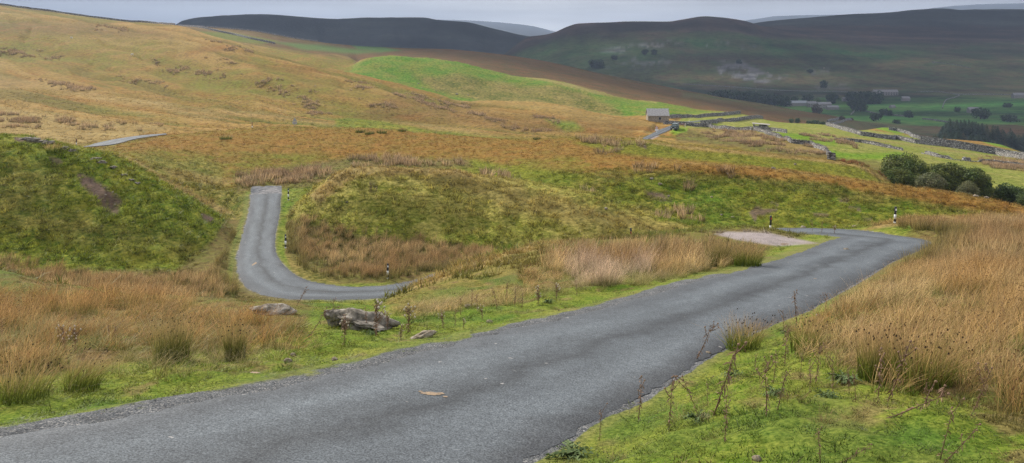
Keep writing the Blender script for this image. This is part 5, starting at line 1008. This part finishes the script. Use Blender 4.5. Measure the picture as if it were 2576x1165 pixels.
# ---------------------------------------------------------------- sheep
M_wool = flat('wool', (.62,.58,.50), noise=20)
def sheep(q, rz, label):
    V = [(0,0,.72),(.28,0,.76),(.52,0,.70),(.70,0,.52),(.78,0,.34),(-.28,0,.76),(-.5,0,.70)]; E = [(0,1),(1,2),(2,3),(3,4),(0,5),(5,6)]; Rr = [.27,.27,.2,.11,.07,.27,.2]
    for px, i in ((.34,1),(-.38,6)):
        for s in (-1, 1): k = len(V); V += [(px, s*.13, .45), (px+.02, s*.13, .02)]; E += [(i, k), (k, k+1)]; Rr += [.08, .035]
    me = bpy.data.meshes.new('sheep'); me.from_pydata(V, E, []); me.materials.append(M_wool); o = bpy.data.objects.new('sheep', me); COL.objects.link(o); o.location = q; o.rotation_euler = (0, 0, rz)
    md = o.modifiers.new('skin', 'SKIN')
    for i, sv in enumerate(me.skin_vertices[0].data): sv.radius = (Rr[i], Rr[i]); sv.use_root = i == 0
    o.modifiers.new('sub', 'SUBSURF').levels = 1; tag(o, label, 'sheep')
sheep(hit(179, 98, 300, 620), R(10), 'white sheep grazing high on the left hillside, the upper one'); sheep(hit(333, 140, 300, 620), R(200), 'white sheep grazing lower on the hillside, right of the other')
# ---------------------------------------------------------------- rocks
def rock_mat(name, a, b2, c3, sc=3.):
    m, n, l, b = mat(name); p = n.new('ShaderNodeTexCoord').outputs['Object']; x = nnoise(n, l, p, sc, 8, .65, .4); y = nnoise(n, l, p, sc*4, 5, .7)
    c = nramp(n, l, x, [(.30, c3), (.44, a), (.58, b2), (.74, a)]); c = nmix(n, l, 1., c, nramp(n, l, y, [(.3, (.55,.55,.55)), (.65, (1.25,1.25,1.25))]), 'MULTIPLY'); l.new(c, b.inputs['Base Color'])
    nbump(n, l, nmath(n, l, 'ADD', x, nmath(n, l, 'MULTIPLY', y, .4)), .9, .08, b); return m
M_lime = rock_mat('limestone', (.15,.13,.10), (.30,.265,.22), (.045,.04,.035)); M_lime2 = rock_mat('lichened_stone', (.24,.19,.13), (.38,.33,.26), (.12,.09,.06), 5.)
def boulder(name, u, v, ym, yM, dims, rz, seed, mt, label, rough=.55, cat='boulder', sink=.25, sub=4, tilt=0.):
    q = hit(u, v, ym, yM); o = stone(name, seed, mt, True, rough, sub, dims); o.location = q+Vector((0, dims[1]*.6, dims[2]*(1-2*sink)*.8)); o.rotation_euler = (0, tilt, rz)
    o.data.polygons.foreach_set('use_smooth', [True]*len(o.data.polygons)); tag(o, label, cat); return o
boulder('boulder', 680, 792, 16, 24, (.44,.28,.12), R(5), 3, M_lime, 'pale rounded boulder half buried in rushes on the left verge', .4)
o = boulder('boulder', 905, 826, 13, 22, (.52,.28,.17), R(-8), 12, M_lime, 'long weathered limestone boulder with a split side on the left verge', .8, tilt=R(9)); 
o2 = stone('rock_ledge', 31, M_lime, True, .7, 4, (.34,.22,.045)); o2.parent = o; o2.location = (.20,-.15,.05); o2.rotation_euler = (0, R(4), 0)
o3 = stone('rock_end', 32, M_lime, True, .7, 4, (.14,.16,.15)); o3.parent = o; o3.location = (-.50,-.04,-.02)
boulder('flat_stone', 1066, 850, 12, 22, (.19,.10,.06), R(22), 21, M_lime2, 'small tilted slab of lichened stone right of the long boulder', .5, 'stone', tilt=R(-12))
ST = [(1230,812,.06,'white pebble on the grass edge right of the thistles'),(1178,775,.09,'small white stone behind the verge thistles'),(1195,772,.07,'white stone beside another, among verge thistles'),(2058,796,.05,'white stone on the grass beside the right rushes'),(1782,891,.045,'pale stone on the road edge by the lone rush tussock'),
      (2128,632,.12,'pale stone at the inner tip of the hairpin'),(840,908,.05,'grey stone at the edge of the left verge'),(722,912,.06,'grey stone on the verge below the left rushes'),(736,896,.05,'small round grey stone in the verge turf'),(1905,1160,.04,'tiny pale stone in the foreground turf')]
for i, (u, v, s, lb) in enumerate(ST): boulder('loose_stone', u, v, 5, 50, (s, s*.8, s*.6), i*1.3, 40+i, M_lime2, lb, .5, 'stone', .2, 2)
HS = [(1945,600-181,.5,80,112,'grey boulder on the brown slope above the marker post'),(2000,415,.45,115,135,'pale boulder on the shelf below the dry wall'),(1525,527,.35,66,84,'white stone low on the middle mound'),(872,510,.25,60,82,'small pale stone at the left of the middle mound'),(1682,495,.35,75,97,'pale stone in the green gully'),(1790,497,.3,75,97,'white stone on the mossy far bank'),
      (1815,542,.3,74,97,'pale stone low on the mossy bank'),(1843,548,.3,74,97,'second pale stone low on the mossy bank'),(1660,465,.5,78,105,'limestone lump at the head of the green gully'),(1640,452,.5,78,108,'grey outcrop rim above the green gully'),(2020,575,.5,70,97,'dark rock above the stream behind the hairpin'),(2150,574,.6,70,97,'grey rock in the stream bank left of the hairpin post'),(2178,574,.5,70,97,'darker rock beside it near the hairpin post'),
      (2455,491,.5,84,110,'stump of ruined wall on the ridge, the left one'),(2483,498,.5,84,110,'stump of ruined wall on the ridge, the right one'),(663,203,.7,220,420,'pale stone on the long hillside, lower middle'),(608,187,.6,220,460,'white stone on the hillside left of the rush patch'),(793,217,.6,220,400,'pale stone on the right part of the hillside'),
      (1052,211,.9,380,500,'white limestone block at the foot of the green hill, left'),(1062,221,.8,380,500,'white limestone block at the foot of the green hill, second from left'),(1098,228,.8,380,500,'white limestone block at the foot of the green hill, third'),(1149,238,1.2,380,500,'biggest white limestone block at the foot of the green hill'),(1178,240,1.,380,500,'reddish limestone block right of the biggest white one')]
for i, (u, v, s, y0, y1, lb) in enumerate(HS): boulder('hillside_stone', u, v, y0, y1, (s*.5, s*.4, s*.3), i*.9, 60+i, M_lime2 if i % 3 else M_lime, lb, .6, 'stone', .15, 2)
OUT = [(70,352,1.6,.35),(95,356,1.4,.3),(120,360,1.2,.3),(160,374,.8,.35),(178,380,.9,.35),(240,400,1.,.3),(255,407,.9,.3),(285,420,.7,.22),(310,440,.5,.2),(330,452,.5,.18),(345,460,.45,.16)]
OL = ['leftmost and widest dark ledge rock at the top of the left mound', 'dark ledge rock between the widest one and the spiky tussock', 'dark ledge rock just left of the spiky tussock', 'jumbled grey rock right of the spiky tussock', 'second jumbled grey rock right of the spiky tussock', 'grey rubble rock where the mound crest starts to fall', 'grey rubble rock just below the start of the falling crest',
 'highest pale rubble stone on the falling shoulder of the mound', 'second pale rubble stone down the shoulder of the mound', 'third pale rubble stone down the shoulder of the mound', 'lowest pale rubble stone on the shoulder of the mound']
for i, (u, v, s, h) in enumerate(OUT):
    boulder('rock_outcrop', u, v+2, 60, 84, (s*.45, .22, h*.5), .2*i, 90+i, M_lime, OL[i], .9, 'rock outcrop', .3, 3)['group'] = 'rock outcrops on the left mound'
# scree blocks on the far fell, rubble in the scars of the left mound
K_bl = protos('blocks', [stone('block', 130+s, M_lime2, sub=1, rough=.5) for s in range(4)])
def rubble(name, label, polys, y0, y1, dens, s0, s1, seed, warp):
    W = region(polys, y0, y1, 4, warp); g = np.random.default_rng(seed); A = cellA*W*dens*(V0 <= VM+1); n_ = int(A.sum()); cdf = np.cumsum(A.ravel()); idx = np.searchsorted(cdf, g.random(n_)*cdf[-1]); r, c = np.unravel_index(idx, A.shape)
    y = YR[r]+(YR[np.minimum(r+1, NR-1)]-YR[r])*g.random(n_); x = (uc[c]+(uc[np.minimum(c+1, NC-1)]-uc[c])*g.random(n_)-CX)/F*y; s = s0*(s1/s0)**(g.random(n_)**2.2)
    print(name, n_); scatter(name, label, K_bl, x, y, Z[r, c], np.stack([s]*3, -1), np.zeros((n_, 3)), np.zeros((n_, 3)), .5, 3)
rubble('scree_blocks', 'pale limestone blocks in the scree of the far fell', [e for k, e, *_ in [z_[:2] for z_ in zones if z_[0] == 'scree']], 1700, 2800, .004, .6, 4., 5, 12)
rubble('scar_rubble', 'small rubble in the bare scar of the left mound', [e for k, e, *_ in [z_[:2] for z_ in zones if z_[0] == 'earth']], 60, 135, 4., .03, .16, 6, 8)
# ---------------------------------------------------------------- dead thistles
M_stem = flat('dry_stem', (.13,.075,.045), noise=30); M_dry = flat('dry_leaf', (.24,.15,.095), noise=30); M_fluff = flat('thistle_fluff', (.55,.47,.38), noise=30)
def thistle(seed, bushy=False, fluff=False):
    g = np.random.default_rng(seed); t = empty('dead_thistle', (0, 0, -500)); st_ = MB(); lf = MB(); hd = MB(); bx = g.normal(0, .03)
    def leaf(p, s):
        a = g.uniform(0, 6.28); d = Vector((math.cos(a), math.sin(a), g.uniform(-1.4, .2)))*s; w_ = Vector((-math.sin(a), math.cos(a), g.uniform(-.4, .4)))*s*.16; i = len(lf.v)
        m_ = p+d*.5+Vector((0, 0, .18*s)); lf.v += [tuple(p), tuple(m_+w_), tuple(p+d), tuple(m_-w_)]; lf.f.append((i, i+1, i+2, i+3))
    ax = [Vector((bx*k*k*2+.012*math.sin(5*k+seed), .01*math.cos(4*k+seed), k)) for k in np.linspace(0, 1, 9)]; st_.tube(ax, [.011-.008*k for k in np.linspace(0, 1, 9)], 5)
    for k in np.linspace(.05, .98, 70 if bushy else 46):
        p = ax[min(int(k*8), 7)].lerp(ax[min(int(k*8)+1, 8)], k*8-int(k*8)); leaf(p, g.uniform(.03, .11)*(1.3 if bushy else 1))
    tips = [ax[-1]]
    for i in range(9 if bushy else int(g.integers(1, 5))):
        k = g.uniform(.25 if bushy else .6, .95); p = ax[int(k*8)]; a = g.uniform(0, 6.28); l_ = g.uniform(.12, .3); e = p+Vector((math.cos(a)*l_, math.sin(a)*l_, l_*1.1)); st_.tube([p, p.lerp(e, .5)-Vector((0, 0, .02)), e], [.009, .007, .004], 4); tips.append(e)
        for j in range(12 if bushy else 7): leaf(p.lerp(e, g.random()), g.uniform(.04, .1))
    for e in tips:
        r_ = g.uniform(.014, .024)*(1.5 if fluff else 1); c = e+Vector(g.normal(0, .006, 3)); MB().tube([c-Vector((0, 0, r_)), c-Vector((0, 0, r_*.3)), c+Vector((r_*.3, 0, r_*.5)), c+Vector((r_*.4, 0, r_*1.1))], [r_*.4, r_, r_*.8, r_*.3], 7).build('seed_head', M_fluff if fluff else M_dry, t)
    st_.build('stem', M_stem, t); lf.build('dry_leaves', M_dry, t); return t
TH = [thistle(300+i) for i in range(5)]; THB = [thistle(310+i, True, True) for i in range(3)]
RT = [(1509,1108,77,0),(1606,1060,114,.05),(1680,1086,132,.12),(1752,1040,100,-.35),(1792,1046,180,.38),(1779,1027,65,0),(1823,1112,114,.04),(1926,1049,147,0),(1911,965,42,0),(1954,1031,92,.3),(1946,965,80,.1),(1974,921,100,.03),(1981,893,66,0),(1970,833,52,0),(2003,820,84,0),
      (2014,952,62,.05),(2036,987,85,0),(2050,965,100,.14),(2093,983,82,.08),(2135,990,62,0),(2153,1012,75,-.06),(2208,1016,140,.05),(2232,1009,150,.35),(2073,790,50,.2),(2062,1168,88,0),(2366,1156,132,.2),(2374,1168,100,.75),(2370,1024,42,0),(2440,1046,112,.55),(1897,932,42,.15),(1893,1166,36,0),(2110,1168,60,.9),(1750,905,95,.45),(2225,1052,60,1.25),(2330,1030,60,.1)]
def describe(u, v, hp, tl):
    s = 'short' if hp < 70 else 'tall' if hp > 110 else 'waist-high'
    ln_ = 'leaning right' if tl > .25 else 'leaning left' if tl < -.1 else 'upright'
    return s, ln_
LR = ['short upright dead thistle lowest beside the road edge', 'upright dead thistle with a hooked head near the road, centre right', 'tall dead thistle with a nodding head, third from the road edge', 'dead thistle leaning left over mossy turf', 'tall bare dead thistle slanting far right', 'short dead thistle with two cottony heads', 'thin straight dead thistle low in the foreground turf',
      'tall straight dead thistle in the middle of the right bank', 'small stub of dead thistle left of the tall straight one', 'leaning dead thistle behind the tall straight one', 'slim dead thistle just below the lone rush tussock', 'tall slim dead thistle right of the lone rush tussock', 'pale leaved dead thistle right of the rush tussock', 'short dead thistle beside the road, above the tussock', 'slender dead thistle sticking up against the tarmac',
      'dead thistle twin stems under the small rush clump', 'dark dead thistle below the small rush clump', 'slanting dead thistle below the small rush clump', 'straight dead thistle on the turf before the green based rushes', 'short dead thistle touching the green based rushes', 'dead thistle with bent head before the green based rushes', 'tall dead thistle at the rush edge, left of a leaning pair', 'tall branching dead thistle leaning into the rushes', 'small dead thistle where rushes meet the road',
      'dead thistle cut by the bottom edge, middle of the turf', 'large dead thistle rising from the bottom edge at the right', 'dead thistle stalk sprawling from the bottom right', 'tuft-like dead thistle at the foot of the right rushes', 'dead thistle flopping against the right rushes', 'little leaning dead thistle left of mid bank', 'stub of dead thistle at the bottom edge', 'stalk lying aslant at the bottom edge', 'dead thistle slanting right over the road edge', 'long dead stalk lying on the mossy mound', 'brown dead thistle tuft at the rush foot']
for i, (u, v, hp, tl) in enumerate(RT):
    q = hit(u, v, 5, 40); s = hp/F*q.y/max(math.cos(tl), .35); pr = TH[i % 5]; 
    if pr.name not in used: used[pr.name] = 1; o = pr; o.location = q; o.scale = (s*1.0,)*3; tag(o, LR[i], 'dead thistle', 'dead thistles on the right bank')
    else: o = copy_thing(pr, q, 0, LR[i], 'dead thistle', 'dead thistles on the right bank', s)
    o.rotation_euler = (random.uniform(-.08, .08), tl, random.uniform(-.3, .3))
LT = [(865,868,78,1,'fluffy headed dead thistle in front of the long boulder, leftmost'),(921,832,60,0,'thin dead thistle against the middle of the long boulder'),(946,846,92,1,'tall dead thistle in front of the boulder, right part'),(975,829,45,1,'branched dead thistle at the right end of the long boulder'),(1008,856,38,1,'short fluffy dead thistle left of the tilted slab'),(1027,838,74,2,'dense bushy dead thistle behind the tilted slab'),
      (1115,826,46,2,'bushy dead thistle right of the tilted slab'),(1144,820,40,0,'dead thistle beside two white stones'),(1166,826,25,1,'stubby dead thistle by the gravel'),(1214,805,38,2,'leaning tufted dead thistle above the white pebble'),(1159,792,46,0,'dead thistle at the foot of the middle rushes, left'),(1184,778,50,0,'dead thistle at the foot of the middle rushes, centre'),(1200,782,44,0,'dead thistle before the middle rushes, right'),
      (1249,778,46,0,'straight dead thistle on bright turf before the bank'),(1294,771,46,0,'dead thistle halfway along the green verge'),(1313,775,40,0,'slightly leaning dead thistle halfway along the verge'),(1353,769,48,2,'bushy dead thistle on the verge below the pale rushes'),(1400,752,40,1,'dead thistle on the verge under the pinkish rushes'),(1450,745,40,0,'last dead thistle before the verge narrows'),(1272,760,50,0,'dead thistle against the yellowish bank'),
      (286,873,56,0,'dead thistle standing in long grass at the left'),(270,862,44,0,'dead thistle beside another in long grass at the left'),(160,880,60,2,'dark spiky thistle in the left grass'),(188,885,66,2,'taller dark spiky thistle in the left grass'),(5,860,56,0,'dead thistle at the left edge of the picture'),(777,850,88,0,'dead thistle leaning right at the end of the left rushes'),(745,770,56,0,'dead thistle arching over the boulder in the rushes'),(840,790,40,0,'thin dead thistle left of the long boulder, behind'),
      (2042,585,30,0,'first of the little thistles on the hairpin tongue'),(2066,588,28,0,'second of the little thistles on the hairpin tongue'),(2098,590,24,1,'right thistle on the hairpin tongue')]
for i, (u, v, hp, kd, lb) in enumerate(LT):
    q = hit(u, v, 8, 55); s = hp/F*q.y; pr = THB[i % 3] if kd else TH[i % 5]
    if pr.name not in used: used[pr.name] = 1; o = pr; o.location = q; o.scale = (s,)*3; tag(o, lb, 'dead thistle', 'dead thistles along the left verge')
    else: o = copy_thing(pr, q, 0, lb, 'dead thistle', 'dead thistles along the left verge', s)
    o.rotation_euler = (0, {777: .55, 745: .5, 1214: .3}.get(u, random.uniform(-.08, .12)), random.uniform(0, 6) if kd == 2 else 0)
# ---------------------------------------------------------------- single rush tussocks and rosettes
def clump_mat(name, root, mid_, tip):
    m, n, l, b = mat(name); c = nramp(n, l, nmath(n, l, 'MULTIPLY', nattr(n, 't', out='Fac'), .5), [(0, root), (.2, mid_), (.45, tip), (1, (.06,.035,.02))]); c = nmix(n, l, 1., c, nramp(n, l, nattr(n, 'br', out='Fac'), [(0, (.5,.5,.5)), (1, (1.5,1.45,1.4))]), 'MULTIPLY')
    l.new(c, b.inputs['Base Color']); tr = n.new('ShaderNodeBsdfTranslucent'); l.new(c, tr.inputs['Color']); ms = n.new('ShaderNodeMixShader'); ms.inputs[0].default_value = .4
    l.new(b.outputs[0], ms.inputs[1]); l.new(tr.outputs[0], ms.inputs[2]); l.new(ms.outputs[0], n['Material Output'].inputs['Surface']); return m
C_a = clump_mat('rush_green_tan', (.07,.12,.015), (.17,.19,.035), (.46,.30,.15)); C_d = clump_mat('rush_dark', (.06,.085,.015), (.13,.14,.03), (.34,.25,.11))
def clump(name, q, label, seed, nb, rad, h, wd, mt, lean=(.2, 0), spread=.5, segs=4, cat='rush tussock', group=None, heads=.1):
    V, Fc, T, Bq = tuft_data(seed, nb, rad, h, wd, lean, spread, segs, .35, heads); o = mesh_np(name, V, Fc, mt, smooth=False); vattr(o.data, 't', T); vattr(o.data, 'br', Bq); o.location = q; return tag(o, label, cat, group)
clump('rush_tussock', hit(1868, 880, 5, 30), 'lone rush tussock with green foot and straw tips on the road edge', 400, 420, .26, .62, .004, C_a, (.2, 0), .7)
clump('rush_tussock', hit(2028, 886, 5, 30), 'small green based rush clump behind the lone tussock', 401, 260, .2, .6, .004, C_a, (.1, 0), .4)
clump('rush_tussock', hit(2210, 958, 5, 30), 'upright green footed rush clump at the edge of the right rushes', 402, 420, .22, .68, .0045, C_a, (.1, 0), .3)
clump('rush_tussock', hit(2320, 972, 5, 30), 'green footed rush clump spreading from the right rushes', 403, 420, .3, .72, .0045, C_a, (.1, 0), .4)
clump('rush_tussock', hit(430, 905, 6, 30), 'tall dark green rush clump in the left foreground', 404, 420, .24, .7, .004, C_d, (.06, 0), .3)
clump('rush_tussock', hit(590, 905, 6, 30), 'narrow green rush clump left of the verge bend', 405, 260, .14, .62, .004, C_d, (.04, 0), .25)
clump('rush_tussock', hit(200, 985, 6, 30), 'splayed pale rush clump low in the left foreground', 406, 260, .2, .6, .004, C_a, (.45, 0), .5)
clump('rush_tussock', hit(60, 1010, 6, 30), 'straw coloured rush clump in the bottom left', 407, 300, .26, .6, .004, C_a, (.3, 0), .4)
clump('rush_tussock', hit(1800, 668, 15, 40), 'dark green rush clump right of the middle rushes', 408, 300, .34, .95, .008, C_d, (.15, 0), .3)
clump('rush_tussock', hit(1880, 668, 15, 40), 'pale feathery rush clump in front of the gravel lay-by', 409, 320, .42, .85, .008, C_a, (.2, 0), .5)
clump('rush_tussock', hit(133, 384, 60, 85), 'spiky green tussock on the crest of the left mound', 410, 160, .5, 1.0, .02, C_a, (.1, 0), .6, 2)
for i, (u, v, w_, y1) in enumerate(((906,333,.8,150),(930,338,.7,150),(960,335,.8,150),(1010,331,.7,150),(568,350,.9,150),(1350,352,.6,150),(2188,300,.1,151))[:6]):
    clump('dark_tussock', hit(u, v, 97, y1), ['dark tussock on the brown crest, first of four', 'dark tussock on the brown crest, second and lowest of four', 'dark tussock on the brown crest, third of four', 'dark tussock on the brown crest, rightmost of four', 'flat dark tussock alone on the left brown slope', 'small dark tussock on the crest at the centre'][i], 420+i, 120, w_, .75, .04, C_d, (.1, 0), .6, 2, group='dark tussocks on the brown crest', heads=0)
M_ros = flat('thistle_rosette_leaf', (.095,.135,.045), noise=12)
RS_ = [(1442,1150,.26,'large grey green thistle rosette low by the road edge'),(1755,1058,.16,'grey green rosette at the foot of the left leaning thistle'),(1845,948,.16,'feathery blue green rosette above mid bank'),(1950,995,.15,'blue green rosette behind the tall straight thistle'),(2120,958,.20,'grey green rosette before the green based rushes'),(2075,1000,.15,'small rosette on the turf right of mid bank'),(1992,828,.14,'rosette beside the slender thistle near the tarmac'),(1972,838,.12,'small rosette by the road above the tussock'),
       (930,842,.16,'blue green rosette below the long boulder'),(885,826,.14,'rosette under the left end of the long boulder'),(1080,842,.14,'yellowish rosette beside the tilted slab'),(1300,757,.16,'rosette on the verge left of the pale rushes'),(1380,760,.14,'rosette below the pale rushes')]
for i, (u, v, r_, lb) in enumerate(RS_):
    g = np.random.default_rng(500+i); mb = MB(); q = hit(u, v, 5, 45)
    for k in range(34):
        a = g.uniform(0, 6.28); l_ = r_*g.uniform(.5, 1.1); up = g.uniform(.1, .6); d = Vector((math.cos(a), math.sin(a), 0)); s_ = Vector((-math.sin(a), math.cos(a), 0)); 
        for j in range(4):
            c = d*l_*(j+.6)/4+Vector((0, 0, l_*up*(1-((j-1.6)/3)**2)*.6)); w_ = l_*.16*(1-.18*j); i0 = len(mb.v); mb.v += [tuple(c-d*l_*.1), tuple(c+s_*w_+Vector((0, 0, .02))), tuple(c+d*l_*.16), tuple(c-s_*w_+Vector((0, 0, .015)))]; mb.f.append((i0, i0+1, i0+2, i0+3))
    o = mb.build('thistle_rosette', M_ros); o.location = q; tag(o, lb, 'rosette', 'thistle rosettes in the turf')
# bracken by the gully
x, y, z, r, c = sample(region([[(2106,402),(2150,402),(2225,412),(2235,432),(2250,458),(2225,450),(2180,418),(2110,411)]], 118, 160, 3, 5), 1.6, .8, 41)
scatter('bracken', 'rusty red bracken beside the gully bushes', K_rushf, x, y, z-.05, scl(len(x), .35, .7, G), tint(x, y, (.09,.08,.02), (.14,.06,.03), 3, 131), tint(x, y, (.26,.10,.045), (.20,.13,.05), 3, 133), .2, 3)
